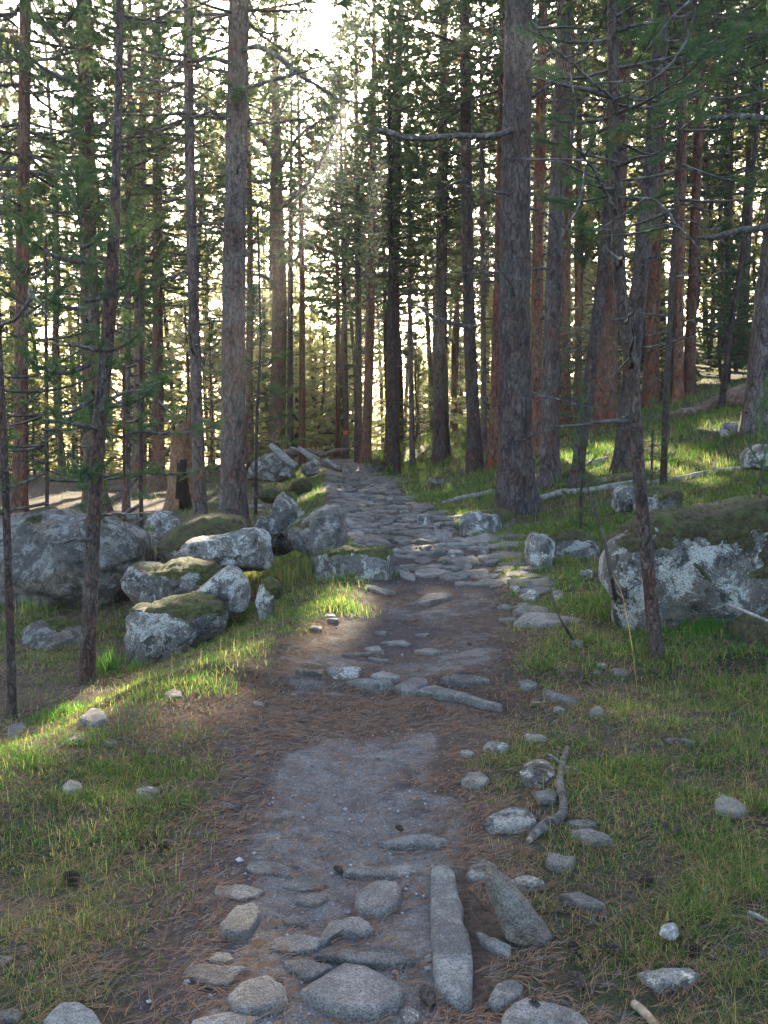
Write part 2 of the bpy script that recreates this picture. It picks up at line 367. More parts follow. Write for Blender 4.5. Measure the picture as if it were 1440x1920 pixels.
def blade_material(name, fac, trs=2.6):
    N = NT(name); c = N.attr('col', 'Color')
    t = N.mix(1.0, c, (trs * 0.8, trs, trs * 0.6), 'MULTIPLY'); N.leaf(c, t, fac); return N.m
M['blade'] = blade_material('grass_blades', 0.5, 3.0)
M['litter'] = blade_material('fallen_needles', 0.1, 1.2)
# ------------------------------------------------------------------ the ground: one sheet, the path cut out of the same grid
def ground_masks(x, y):
    u = x - path_x(y); w = path_w(y)
    nar = 1 - 0.38 * np.exp(-((y - 4.55) / 0.55) ** 2); en = 0.22 * fbm(x / 0.5, y / 0.5, seed=41, octv=3)
    d = np.abs(u) / w + en
    dirt = sstep(1.35, 0.62, np.abs(u - 0.06 * (1 - nar)) / (w * nar) + en * 1.4) * np.where(y > 5.3, 0.55 + 0.2 * fbm(x, y, seed=43), 1.0) * sstep(9.5, 7.5, y) * (0.86 + 0.3 * fbm(x / .7, y / .7, seed=44, octv=3))
    band = np.exp(-((y - 4.95 - 0.25 * u - 0.45 * fbm(x / .5, y / .5, seed=42, octv=3)) / 0.42) ** 2)                   # needles washed up against the stone step
    dirt = dirt * (1 - 0.95 * sstep(0.25, 0.6, band))
    hum = np.exp(-(((x - 0.05) / 0.62) ** 2 + ((y - 6.55) / 0.85) ** 2) * 1.2) * 1.1
    hum = hum * (0.75 + 0.6 * fbm(x / .5, y / .5, seed=45, octv=3))
    hum = np.maximum(hum, 0.52 * np.exp(-(((x - 0.10) / 0.16) ** 2 + ((y - 3.8) / 0.75) ** 2)))
    hum = np.maximum(hum, 0.72 * sstep(7.5, 9.0, y) * sstep(1.3, 0.9, d))
    hum = np.maximum(hum, 0.62 * np.exp(-(((u + w * 1.15) / 0.2) ** 2)) * sstep(5.4, 4.4, y))
    g = 0.62 + 0.5 * fbm(x / 1.1, y / 1.1, seed=47, octv=3)
    edge = np.abs(u) - w
    g = g * sstep(-0.06, 0.30, edge + 0.1 * (u < 0) * sstep(5.8, 7, y) + 0.15 * fbm(x / .4, y / .4, seed=49)) - 0.15 * np.exp(-((u + w + .15) / .2) ** 2) * sstep(6, 4.5, y)
    g = g - 0.5 * sstep(0.30, 0.8, band) * sstep(1.0, 0.2, edge)
    g = g - 0.12 * sstep(4.2, 2.6, y)
    g = g - 0.35 * sstep(6, 10, u) * sstep(18, 24, y)
    g = g - 0.30 * sstep(3, 5, -u) * sstep(9, 15, y) - 0.30 * sstep(0.6, 1.2, -u - berm(y)) * sstep(5.2, 6.5, y)
    return dirt, np.clip(hum, 0, 1), np.clip(g, 0, 1), d

def build_ground():
    ys = np.concatenate([np.arange(-8, 1.6, 0.4), np.arange(1.6, 10, 0.032), 10 * 1.011 ** np.arange(0, 345)])
    ys = ys[ys < 430]
    q = np.linspace(-1, 1, 401); us = 0.9 * np.sinh(q * 6.1) / np.sinh(1.0) * 0.9
    U, Y = np.meshgrid(us, ys); X = U + path_x(Y)
    X = X + 0; Z = height(X, Y)
    V = np.stack([X, Y, Z], -1).reshape(-1, 3); nr, nc = X.shape
    i = (np.arange(nr - 1)[:, None] * nc + np.arange(nc - 1)[None, :])
    Fq = np.stack([i, i + 1, i + nc + 1, i + nc], -1).reshape(-1, 4)
    dirt, hum, g, d = ground_masks(V[:, 0], V[:, 1])
    mask = np.stack([dirt, hum, g], -1)
    onp = (d[Fq].mean(1) < 1.0) & (V[Fq[:, 0], 1] > -3) & (V[Fq[:, 0], 1] < 60)
    for nm, sel in (('path', onp), ('ground', ~onp)):
        f = Fq[sel]; used, inv = np.unique(f, return_inverse=True)
        me = np_mesh(nm, V[used], inv.reshape(f.shape), M['ground'], True, {'mask': mask[used]})
        o = link(nm, me); set_tags(o, kind='structure')
build_ground()

# ------------------------------------------------------------------ trees
CROWNS = {}
def needles(P, D, k, L, w, rng, spread=(0.35, 1.15), back=0.13):
    n = len(P); P = np.repeat(P, k, 0); D = np.repeat(D, k, 0); m = n * k
    r = rng.normal(size=(m, 3)); perp = np.cross(D, r); perp /= np.maximum(np.linalg.norm(perp, axis=1, keepdims=True), 1e-6)
    th = rng.uniform(spread[0], spread[1], m)[:, None]
    nd = D * np.cos(th) + perp * np.sin(th); nd[:, 2] -= 0.06
    base = P - D * (rng.random(m)[:, None] * back)
    ln = L * rng.uniform(0.7, 1.15, m)[:, None]
    wv = np.cross(nd, rng.normal(size=(m, 3))); wv /= np.maximum(np.linalg.norm(wv, axis=1, keepdims=True), 1e-6); wv = wv * w
    V = np.stack([base - wv, base + wv, base + nd * ln], 1).reshape(-1, 3)
    F = np.arange(m * 3).reshape(-1, 3)
    return V, F

def to_tris(fl):
    out = []
    for f in fl:
        out.append(f if f.shape[1] == 3 else np.concatenate([f[:, [0, 1, 2]], f[:, [0, 2, 3]]]))
    return np.concatenate(out)

def spray(p0, az, el, L, rng, tufts, wood, tuft_gap=0.13, twig_gap=0.24, bare=0.3, droop=0.12, r0=0.02, turn=0.5, keep=1.0):
    """one living limb: a curved axis with side twigs that carry the tufts"""
    n = 9; d = np.array([cos(az) * cos(el), sin(az) * cos(el), sin(el)]); pts = [np.array(p0, float)]
    side = np.array([-sin(az), cos(az), 0]); wob = rng.normal(0, 0.10, n)
    for i in range(1, n):
        s = i / (n - 1)
        dd = d + side * wob[i] + np.array([0, 0, -droop * 1.6 * (1 - s) * 1.0 + turn * droop * 4 * s * s])
        dd /= np.linalg.norm(dd); pts.append(pts[-1] + dd * L / (n - 1))
    pts = np.array(pts); wood.tube(pts, np.linspace(r0, 0.004, n), 4, cap=False)
    s0 = bare + 0.0; x = s0 * L; sgn = 1
    while x < L * 0.97:
        s = x / L; k = s * (n - 1); i = int(k); f = k - i
        p = pts[i] + (pts[min(i + 1, n - 1)] - pts[i]) * f; t = pts[min(i + 1, n - 1)] - pts[i]; t = t / max(np.linalg.norm(t), 1e-6)
        tl = (0.22 + 0.42 * (1 - s)) * min(L, 2.4) * rng.uniform(0.35, 0.8); ang = rng.uniform(0.6, 1.1)
        sd = np.cross(t, [0, 0, 1.0]); sd /= max(np.linalg.norm(sd), 1e-6)
        td = t * cos(ang) + sd * sgn * sin(ang) + np.array([0, 0, rng.uniform(-0.1, 0.28)]); td /= np.linalg.norm(td)
        if rng.random() < keep:
            e = p + td * tl + np.array([0, 0, 0.06 * tl]); mid = (p + e) / 2 + np.array([0, 0, -0.05 * tl])
            wood.tube([p, mid, e], [0.007, 0.005, 0.003], 3, cap=False)
            m = max(1, int(tl * 0.75 / tuft_gap))
            for j in range(m):
                q = 1 - j * tuft_gap / max(tl, tuft_gap)
                pp = p + (e - p) * q + rng.normal(0, 0.02, 3)
                if j == 0: dd = td
                else:
                    dd = td * 0.8 + np.cross(td, rng.normal(size=3)) * 0.6 + np.array([0, 0, 0.3])
                    dd /= np.linalg.norm(dd); pp = pp + dd * 0.07
                tufts.append((pp, dd))
        sgn = -sgn; x += twig_gap * rng.uniform(0.7, 1.3)
    t = pts[-1] - pts[-2]; t /= np.linalg.norm(t)
    for j in range(4): tufts.append((pts[-1] - t * 0.1 * j + rng.normal(0, 0.02, 3), (t + rng.normal(0, 0.25 + .2 * (j > 0), 3))))

def crown(key, seed, Hc, Lmax, k, nl, nw, whorl=0.55, tuft_gap=0.13, twig_gap=0.24, mat='needle', droop=0.12, keep=0.9, per=(3, 6), low_el=-0.12, shape=0, miss=0.12):
    rng = np.random.default_rng(seed); tufts = []; wood = MB()
    z = 0.0
    while z < Hc * 0.985:
        s = z / Hc
        if shape == 0: L0 = Lmax * (0.75 + 0.25 * min(1, s / 0.2)) * (1 - max(0, s - 0.2) / 0.82) ** 0.75
        else: L0 = Lmax * (1 - s) ** 0.8 + 0.12
        n = rng.integers(per[0], per[1]); a0 = rng.uniform(0, 2 * pi)
        for i in range(n):
            if rng.random() < miss: continue
            L = max(0.25, L0 * rng.uniform(0.6, 1.12)); el = low_el + 0.9 * s + rng.normal(0, 0.10)
            spray((0, 0, z + rng.normal(0, 0.07)), a0 + 2 * pi * i / n + rng.normal(0, 0.25), el, L, rng, tufts, wood, tuft_gap, twig_gap, 0.34 if L > 1.0 else 0.15, droop, 0.010 + 0.010 * L, keep=keep)
        z += whorl * rng.uniform(0.7, 1.3) * (1 - 0.35 * s)
    for j in range(3): tufts.append((np.array([0, 0, Hc - 0.1 * j]), np.array([0, 0, 1.0])))
    P = np.array([t[0] for t in tufts]); D = np.array([t[1] for t in tufts]); D /= np.linalg.norm(D, axis=1, keepdims=True)
    V, F = needles(P, D, k, nl, nw, rng)
    tint = np.repeat(np.clip(0.45 + 0.35 * fbm(P[:, 0] * 1.3, P[:, 1] * 1.3, P[:, 2] * 1.3, seed, 2) + rng.normal(0, 0.14, len(P)), 0, 0.88), k)
    br = rng.random(len(P)) < 0.03; tint = np.where(np.repeat(br, k), 1.0, tint); tint = np.repeat(tint, 3)
    wv = np.concatenate(wood.v); wf = to_tris(wood.faces())
    VV = np.concatenate([V, wv]); FF = np.concatenate([F, wf + len(V)]); T = np.concatenate([tint, np.zeros(len(wv))])
    mi = np.concatenate([np.zeros(len(F), int), np.ones(len(wf), int)])
    me = np_mesh('crown_' + key, VV, FF, [M[mat], M['twig']], False, {'tint': T}, mi)
    CROWNS[me.name] = (VV, FF, T, mi, mat, float(np.abs(VV[:, :2]).max()), Hc)
    return me
CR = {}
for i in range(4): CR['mid%d' % i] = crown('mid%d' % i, 100 + i, 11.0, 2.9, 31, 0.125, 0.0108, 0.46, 0.12, 0.22, per=(4, 6))
for i in range(4): CR['far%d' % i] = crown('far%d' % i, 200 + i, 12.0, 3.0, 21, 0.17, 0.018, 0.50, 0.14, 0.26, 'needle', per=(4, 6))
for i in range(4): CR['lit%d' % i] = crown('lit%d' % i, 250 + i, 13.0, 3.1, 18, 0.18, 0.018, 0.48, 0.14, 0.26, 'needle_sun_tone', per=(4, 7))
for i in range(3): CR['young%d' % i] = crown('young%d' % i, 300 + i, 7.0, 2.1, 18, 0.16, 0.016, 0.36, 0.13, 0.22, 'needle_sun_tone', 0.08, shape=1, low_el=0.05, per=(4, 7))
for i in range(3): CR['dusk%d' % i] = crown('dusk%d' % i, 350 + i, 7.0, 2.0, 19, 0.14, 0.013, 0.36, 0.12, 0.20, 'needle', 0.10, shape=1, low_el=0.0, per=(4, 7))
for i in range(2): CR['near%d' % i] = crown('near%d' % i, 400 + i, 3.4, 1.25, 48, 0.095, 0.0032, 0.36, 0.10, 0.17, 'needle_young', 0.15, 0.85, (2, 5), -0.1, shape=1)
for i in range(2): CR['sparse%d' % i] = crown('sparse%d' % i, 500 + i, 4.2, 0.95, 95, 0.085, 0.0017, 0.36, 0.085, 0.15, 'needle_shade_tone', 0.18, 0.85, (2, 4), 0.0, miss=0.2)
print({k: len(v.polygons) for k, v in CR.items()})

def dead_branch_mesh(seed, L, twigs=6):
    rng = np.random.default_rng(seed); mb = MB(); n = 10
    d = np.array([1.0, 0, rng.uniform(-0.25, 0.2)]); p = np.zeros(3); pts = [p]
    for i in range(1, n):
        d = d + rng.normal(0, 0.13, 3) + np.array([0, 0, -0.05 + 0.11 * i / n]); d /= np.linalg.norm(d); p = p + d * L / (n - 1); pts.append(p)
    pts = np.array(pts); mb.tube(pts, np.linspace(0.020, 0.005, n) * (0.6 + 0.35 * L), 6, 0.35, seed)
    for j in range(twigs):
        i = rng.integers(2, n - 1); t = pts[i] - pts[i - 1]; t /= np.linalg.norm(t)
        td = t * 0.7 + rng.normal(0, 0.55, 3); td /= np.linalg.norm(td); tl = L * rng.uniform(0.12, 0.38)
        m = pts[i] + td * tl * 0.5 + rng.normal(0, 0.03 * L, 3); e = m + (td + rng.normal(0, 0.3, 3)) * tl * 0.5
        mb.tube([pts[i], m, e], [0.006, 0.0045, 0.002], 4, cap=False)
        if rng.random() < 0.5: mb.tube([m, m + rng.normal(0, 0.12 * L, 3)], [0.004, 0.0015], 3, cap=False)
    return mb.mesh('dead_branch_%d' % seed, M['dead_wood'])
DEAD = [dead_branch_mesh(600 + i, [0.25, 0.5, 0.8, 1.1, 1.5, 1.9, 2.3, 1.3][i], [1, 3, 5, 7, 9, 12, 14, 10][i]) for i in range(8)]

def trunk_mesh(name, line, rad, mat, sides=14, spacing=0.2, seed=0, flare=0.45, rough=0.10):
    """line: control points (local, from the base up); rad: list of (z, r)"""
    line = np.asarray(line, float); L = np.linalg.norm(np.diff(line, axis=0), axis=1).sum(); n = max(8, int(L / spacing))
    pts = smooth_line(line, n); z = pts[:, 2]
    r = np.interp(z, [a for a, b in rad], [b for a, b in rad])
    fl = np.exp(-np.maximum(z, 0) / (0.35 + r * 0.8)) * flare
    th = np.linspace(0, 2 * pi, sides, endpoint=False); rng = np.random.default_rng(seed); ph = rng.uniform(0, 6.28, 3)
    lob = 1 + fl[:, None] * (0.75 + 0.35 * np.sin(3 * th[None] + ph[0]) + 0.25 * np.sin(5 * th[None] + ph[1]))
    ring = np.stack([np.cos(th), np.sin(th), 0 * th], -1)
    q = pts[:, None, :] + ring[None] * r[:, None, None]
    nz = fbm(q[..., 0] * 9, q[..., 1] * 9, q[..., 2] * 3.5, seed, 3) * rough + 0.06 * fbm(q[..., 0] * 2, q[..., 1] * 2, q[..., 2] * 1.5, seed + 9, 2)
    R = r[:, None] * lob * (1 + nz)
    V = (pts[:, None, :] + ring[None] * R[..., None]).reshape(-1, 3)
    i = np.arange(n - 1)[:, None] * sides; j = np.arange(sides)[None]; j2 = (j + 1) % sides
    F = np.stack([i + j, i + j2, i + sides + j2, i + sides + j], -1).reshape(-1, 4)
    return np_mesh(name, V, F, mat, True)

TREES = []   # (root, crown object)
def dress(root, line, rad, crown_key, cb, H, nd, rng, dead_lo=1.2, dmax=7, cw=1.0, tilt=None):
    line = np.asarray(line, float)
    def on(z): return np.array([np.interp(z, line[:, 2], line[:, 0]), np.interp(z, line[:, 2], line[:, 1]), z])
    if crown_key:
        me = CR[crown_key]; Hc = CROWNS[me.name][6]; s = (H - cb) / Hc
        a, b = on(cb), on(min(H, line[-1, 2])); d = b - a
        c = link('crown', me, root, a, (-atan2(d[1], max(d[2], .1)), atan2(d[0], max(d[2], .1)), rng.uniform(0, 6.28)), (cw * s ** 0.5, cw * s ** 0.5, s))
        c.rotation_mode = 'XYZ'
        TREES.append((root, c))
    for j in range(nd):
        z = dead_lo + (cb + 1.0 - dead_lo) * ((j + rng.uniform(0, 1)) / nd); az = rng.uniform(0, 2 * pi); r = np.interp(z, [a for a, b in rad], [b for a, b in rad])
        k = int(min(dmax, max(0, rng.normal(1.5 + 4.5 * z / max(cb, 3), 1.6)))); p = on(z) + np.array([cos(az), sin(az), 0]) * r * 0.8
        link('dead_branch', DEAD[k], root, p, (rng.uniform(-1, 1), rng.uniform(-0.35, 0.25), az), rng.uniform(0.8, 1.2))

def tree(label, Y, px, w, bark='bark_grey', crown_key='mid0', cb=7.0, H=18, nd=10, group=None, wtop=None, cw=1.0, seed=None, cat='tree', flare=0.62, extra=None, dead_lo=1.2, name='pine_tree', dmax=7):
    """px: list of (px,py) from the foot up; w: trunk width in photo pixels at mid height"""
    seed = len(TREES) + 1 if seed is None else seed; rng = np.random.default_rng(seed + 1000)
    P = at_depth([p[0] for p in px], [p[1] for p in px], Y); base = P[0].copy(); zg = float(height(base[0], base[1])); base[2] = zg
    root = link(name, None, None, base); set_tags(root, label, cat, group)
    L = P - base; L[0, 2] = -0.15
    keep = [0] + [i for i in range(1, len(L)) if L[i, 2] > 0.3]; L = L[keep]
    d = (L[-1] - L[-2]); d = d / max(d[2], 1e-3); zt = L[-1, 2]
    yb = rng.normal(0, 0.02, len(L)); L[1:, 1] += (yb[1:] * L[1:, 2]) * 0.3
    if zt < H: L = np.concatenate([L, [L[-1] + d * (H - zt) * 0.5 * np.array([.6, .6, 1]), L[-1] + d * (H - zt) * np.array([.4, .4, 1])]])
    else: H = zt + 0.5
    r0 = w * Y / F_PX / 2; zm = 3.0
    rad = [(-1, r0 * 1.12), (0, r0 * 1.08), (zm, r0), (H * 0.55, r0 * (0.78 if wtop is None else wtop)), (H, 0.02)]
    near = Y < 22
    me = trunk_mesh('trunk', L, rad, M[bark], 22 if near else 12, 0.06 if Y < 9 else (0.12 if near else 0.35), seed, flare, 0.10 if Y > 9 else 0.07)
    link('trunk', me, root)
    dress(root, L, rad, crown_key, cb, H, nd, rng, dead_lo=dead_lo, cw=cw, dmax=dmax)
    if Y < 26:
        for j in range(9 if w > 15 else 4):
            z = rng.uniform(0.8, min(cb + 2, 9)); az = rng.uniform(0, 2 * pi); r = np.interp(z, [a for a, b in rad], [b for a, b in rad])
            link('branch_stub', DEAD[0], root, (np.interp(z, L[:, 2], L[:, 0]) + cos(az) * r * .85, np.interp(z, L[:, 2], L[:, 1]) + sin(az) * r * .85, z), (0, rng.uniform(-.4, .3), az), rng.uniform(0.35, 0.9) * (0.5 if w * Y < 260 else 1))
    return root, L, rad

tree("straight purplish-brown pine trunk just behind the big grey boulder on the lower ground", 19, [(36, 972), (42, 500), (50, 0)], 25, 'bark_red', 'mid1', 6.4, 19, 12)
tree("thick grey pine hidden low down by the green sapling, peeling tan bark high up", 21, [(178, 930), (168, 500), (155, 0)], 34, 'bark_tan', 'mid2', 6.8, 20, 12)
t3 = tree("thin leaning pine with bent stem rooted beside the sunlit grass tufts", 6.75, [(158, 1262), (172, 1050), (188, 800), (203, 620), (216, 380), (222, 0), (224, -400)], 25, 'bark_thin', 'sparse0', 1.7, 6.2, 5, wtop=0.6, flare=0.3, dead_lo=.7, dmax=1, cw=0.62)
tree("slim dark pine stem between the thin leaning pine and the brown pair", 20, [(236, 955), (240, 500), (243, 0)], 12, 'bark_grey', 'mid3', 5.6, 14, 10)
tree("tan pine trunk, nearer to the slim dark stem in the brown pair", 30, [(258, 880), (263, 480), (272, 0)], 21, 'bark_tan', 'mid0', 6.0, 19, 6)
tree("brown pine trunk closest to the burnt hollow stump", 28, [(297, 885), (296, 480), (294, 0)], 21, 'bark_red', 'mid1', 6.2, 19, 6)
tree("medium grey pine with lichen-flecked foot beside the thickest trunk near the boulders", 17.5, [(377, 972), (366, 650), (356, 300), (351, 0)], 21, 'bark_grey', 'mid2', 7.2, 18, 12)
tree("thick straight grey pine standing over the mossy boulder heap", 16.5, [(435, 978), (438, 640), (441, 300), (446, 0)], 43, 'bark_grey', 'mid3', 9.0, 21, 22)
tree("stout tan pine with bare forked limbs behind the log pile", 36, [(515, 838), (524, 600), (520, 400), (517, 200), (516, 0)], 30, 'bark_tan', 'far0', 13.0, 19, 18)
tree("narrow grey pine right beside the stout tan forked pine", 39, [(544, 845), (544, 600), (546, 300)], 12, 'bark_grey', 'far1', 9.0, 17, 4)
tree("straight reddish pine, last of the three stems behind the log pile", 40, [(566, 842), (566, 500), (560, 200)], 12, 'bark_red', 'far2', 9.5, 19, 6)
tree("slender pine marked with an orange blaze beside the far end of the path", 42, [(649, 858), (646, 600), (640, 300)], 10, 'bark_grey', 'far3', 6.5, 19, 5)
tree("slender reddish pine standing next to the one with the orange blaze", 46, [(634, 856), (633, 600), (630, 300)], 9, 'bark_red', 'far0', 7, 18, 3)
tree("grey pine of the close pair at the end of the path", 38, [(673, 858), (671, 500), (668, 200)], 13, 'bark_grey', 'far1', 6.5, 20, 4)
tree("rust-brown leaning pine of the close pair at the end of the path", 37, [(686, 858), (694, 600), (700, 200)], 17, 'bark_red', 'far2', 7.5, 21, 4)
tree("thick grey-brown pine beside the far path with the sun behind its top", 33, [(735, 848), (738, 500), (745, 200), (752, 0)], 25, 'bark_tan', 'far3', 6.0, 20, 5)
tree("slim dark stem leaning against the thick grey-brown pine by the far path", 28, [(745, 866), (738, 700), (733, 500)], 11, 'bark_dark', 'mid0', 6.5, 13, 4)
tree("slim grey pine on the grassy bank past the leaning dark stem", 31, [(774, 852), (769, 600), (766, 300)], 9, 'bark_grey', 'far0', 6, 16, 4)
tree("straight dark pine standing alone on the grassy bank", 30, [(822, 856), (826, 500), (830, 200)], 19, 'bark_grey', 'far1', 6.0, 19, 5)
tree("thin stem close beside the straight dark pine on the bank", 31, [(839, 858), (834, 600), (836, 300)], 9, 'bark_dark', 'far2', 7, 15, 3)
tr_dark = tree("dark mossy-footed pine with a crooked bare limb over the path", 24, [(893, 876), (880, 600), (874, 300), (871, 0)], 23, 'bark_dark', 'mid1', 8.5, 20, 9)
tree("narrow stem behind the dark mossy-footed pine", 27, [(908, 868), (905, 500), (903, 200)], 10, 'bark_grey', 'mid2', 8, 17, 4)
tree("reddish pine half hidden behind the thickest trunk", 23, [(926, 868), (936, 500), (945, 0)], 20, 'bark_red', 'mid3', 9, 20, 6)
tr_big = tree("thickest grey pine on the right bank with pale lichen at its foot", 14.5, [(966, 934), (965, 600), (969, 300), (974, 0)], 57, 'bark_grey', 'mid0', 8.6, 22, 16)
tree("orange-barked pine close behind the thickest trunk", 22, [(1003, 868), (1008, 500), (1018, 0)], 21, 'bark_red', 'mid1', 8.5, 20, 5)
tree("grey pine leaning slightly uphill next to the thickest trunk", 17, [(1028, 890), (1036, 600), (1050, 250), (1060, 0)], 31, 'bark_grey', 'mid2', 9.0, 20, 10)
tree("orange pine pair's thicker stem in the sun behind the leaning grey pine", 28, [(1062, 772), (1062, 500), (1068, 200)], 17, 'bark_red', 'far0', 10, 20, 4)
tree("orange pine pair's thinner stem in the sun", 29, [(1085, 772), (1084, 500), (1086, 200)], 14, 'bark_red', 'far1', 9, 19, 3)
tree("dark pine leaning strongly uphill behind the little green sapling", 15.5, [(1078, 880), (1098, 760), (1120, 600), (1140, 400), (1152, 0)], 21, 'bark_dark', 'mid3', 8.0, 16, 8)
tree("broad orange-brown pine at the top of the needle-strewn bank", 24, [(1130, 782), (1140, 600), (1158, 300), (1172, 0)], 40, 'bark_red', 'mid0', 9.0, 21, 6)
tree("grey pine whose foot is covered by the thin crooked pine", 15.8, [(1172, 880), (1186, 660), (1206, 470), (1226, 250), (1244, 0)], 31, 'bark_grey', 'mid1', 8.4, 19, 12)
t5 = tree("thin crooked pine with flaky bark in front of the pale boulder", 5.65, [(1237, 1208), (1212, 1030), (1195, 860), (1188, 720), (1170, 590), (1160, 470), (1151, 200), (1149, 0), (1150, -500)], 23, 'bark_thin', 'sparse1', 2.8, 6.0, 7, wtop=0.75, flare=0.3, dead_lo=1.3, dmax=1, cw=0.85)
tree("slim pale grey pine on the sunny bank with a drooping green top", 13.5, [(1243, 905), (1250, 700), (1258, 580), (1268, 400), (1275, 250)], 11, 'bark_thin', 'near0', 4.0, 9.0, 8, flare=0.2, dead_lo=2, dmax=2, cw=1.15)
tree("orange pine with its foot behind the pale rock on the bank", 26, [(1222, 690), (1226, 500), (1240, 200)], 26, 'bark_red', 'mid2', 9, 20, 5)
tree("darker stem of the twin orange pines by the uprooted stump", 25, [(1272, 690), (1275, 500), (1282, 200)], 17, 'bark_red', 'mid3', 9, 19, 5)
tree("brighter stem of the twin orange pines by the uprooted stump", 25.5, [(1292, 690), (1300, 500), (1312, 200)], 19, 'bark_red', 'far2', 9, 19, 5)
tree("thin slanting stem near the top of the sunny bank", 20, [(1352, 728), (1375, 580), (1398, 430), (1420, 250)], 9, 'bark_dark', 'mid0', 7.5, 11, 4)
tree("big leaning pine above the fallen mossy trunk at the frame's edge", 15.5, [(1425, 735), (1438, 600), (1462, 400), (1500, 100)], 50, 'bark_grey', 'mid1', 5.6, 19, 6)
tree("thin dark stem at the outer edge beside the shaded lower ground", 6.0, [(24, 1345), (14, 1000), (6, 800), (-4, 600), (-10, 300)], 14, 'bark_thin', None, 2.6, 5.0, 5, wtop=.6, flare=0.2, dead_lo=1.0, dmax=2)
tree("bare wispy stem at the corner of the boulder heap", 19, [(478, 895), (482, 780), (488, 640), (484, 420)], 6, 'bark_dark', None, 4, 6.0, 5, flare=0.1, cat='dead tree', name='dead_tree', dmax=2)
tree("tiny slim sapling stem between the big boulder and the mossy rocks", 11.8, [(234, 1038), (233, 900), (232, 700)], 5, 'bark_red', None, 3, 2.6, 2, flare=0.1, cat='sapling', name='sapling', dmax=1)

def young(label, Y, px, py, hgt, crown_key, cw, w=8, cb=0.3, cat='young pine', nd=2):
    return tree(label, Y, [(px, py), (px + 2, py - 0.9 * hgt * F_PX / Y)], w, 'bark_thin', crown_key, cb, hgt, nd, flare=0.2, cw=cw, cat=cat, name='young_pine', dmax=1)
young("soft green young pine in front of the brown pine at the edge", 11.5, 85, 985, 4.0, 'near0', 1.15, 7, 0.9)
young("soft green young pine between the hidden thick pine and the slim stem", 12.5, 262, 940, 3.9, 'near1', 1.0, 7, 0.7)
young("drooping young pine at the frame's edge beside the thin dark stem", 8.5, -60, 1100, 2.6, 'near1', 0.7, 6, 1.3)
young("little bright green sapling at the foot of the leaning dark pine", 12.0, 1090, 890, 0.85, 'near0', 0.36, 5, 0.15, 'sapling', 0)
young("tiny green pine seedling beside the pale dead sapling", 13.5, 1222, 870, 0.55, 'near1', 0.5, 4, 0.1, 'sapling', 0)
young("wispy pine seedling on the mossy hump above the pale boulder", 6.6, 1425, 960, 0.42, 'near0', 0.28, 4, 0.08, 'sapling', 0)

# the forest behind: every tree its own object
def far_tree(kind, x, y, rng, label, group, s=1.0):
    z = float(height(x, y)); root = link('young_pine' if kind in ('young', 'dusk') else 'pine_tree', None, None, (x, y, z)); set_tags(root, label, 'young pine' if kind in ('young', 'dusk') else 'tree', group)
    if kind == 'dusk': H = rng.uniform(3.0, 6.5); cb = rng.uniform(.2, .7); key = 'dusk%d' % rng.integers(3); r0 = .06; cw = rng.uniform(.9, 1.2)
    elif kind == 'young':
        H = rng.uniform(4.5, 9) * s; cb = rng.uniform(0.2, 0.8); key = 'young%d' % rng.integers(3); r0 = 0.05 + .006 * H; cw = rng.uniform(.9, 1.25)
    else:
        H = rng.uniform(15, 21) * s; cb = rng.uniform(2.2, 5.5) if kind == 'lit' else rng.uniform(4.2, 7.5); key = ('lit%d' if kind == 'lit' else 'far%d') % rng.integers(4); r0 = rng.uniform(0.10, 0.2); cw = rng.uniform(.85, 1.15)
    ln = rng.normal(0, 0.022, 2); bw = rng.normal(0, 0.12, 2); line = [(0, 0, -0.2), (ln[0] * H * .2 + bw[0], ln[1] * H * .2, H * .22), (ln[0] * H * .5 - bw[1], ln[1] * H * .5, H * 0.5), (ln[0] * H, ln[1] * H, H)]
    rad = [(-1, r0 * 1.1), (0, r0), (H * .5, r0 * .75), (H, 0.02)]
    link('trunk', FAR_TRUNK(rng, line, rad), root)
    dress(root, line, rad, key, cb, H, 0 if kind in ('young', 'dusk') else 3, rng, cw=cw)
    return root
def FAR_TRUNK(rng, line, rad):
    return trunk_mesh('trunk', line, rad, M[['bark_grey', 'bark_red', 'bark_tan', 'bark_dark'][rng.integers(4)]], 9, 0.7, int(rng.integers(1e6)), 0.3, 0.06)

rngF = np.random.default_rng(77); placed = [(r.location.x, r.location.y) for r, c in TREES]; n_far = 0
def try_place(kind, n, xr, yr, dmin, label, group, s=1.0, cond=None):
    global n_far
    k = 0; tries = 0
    while k < n and tries < n * 40:
        tries += 1; y = rngF.uniform(*yr); x = rngF.uniform(*xr) * y + 0.0; u = x - float(path_x(y))
        if abs(u) < (1.5 if y < 48 else 0.3) or (cond and not cond(x, y, u)): continue
        if any((x - a) ** 2 + (y - b) ** 2 < dmin ** 2 for a, b in placed): continue
        far_tree(kind, x, y, rngF, label, group, s); placed.append((x, y)); k += 1; n_far += 1
try_place('pine', 26, (-0.045, 0.16), (42, 66), 1.9, "slender pine in the dim stand beyond the end of the path", "slender pines beyond the end of the path")
try_place('pine', 11, (0.10, 0.48), (27, 38), 2.3, "tall pine half way up the grassy bank behind the orange stems", "pines half way up the bank")
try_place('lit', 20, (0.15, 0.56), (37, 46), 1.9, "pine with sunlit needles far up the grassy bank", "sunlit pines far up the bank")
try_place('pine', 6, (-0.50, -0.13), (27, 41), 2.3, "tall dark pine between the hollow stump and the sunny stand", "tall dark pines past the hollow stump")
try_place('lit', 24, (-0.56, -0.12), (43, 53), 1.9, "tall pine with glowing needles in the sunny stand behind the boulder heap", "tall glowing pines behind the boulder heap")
try_place('young', 30, (-0.54, -0.06), (39, 54), 1.5, "bushy young pine glowing in the sun beyond the boulder heap", "bushy young pines beyond the boulder heap")
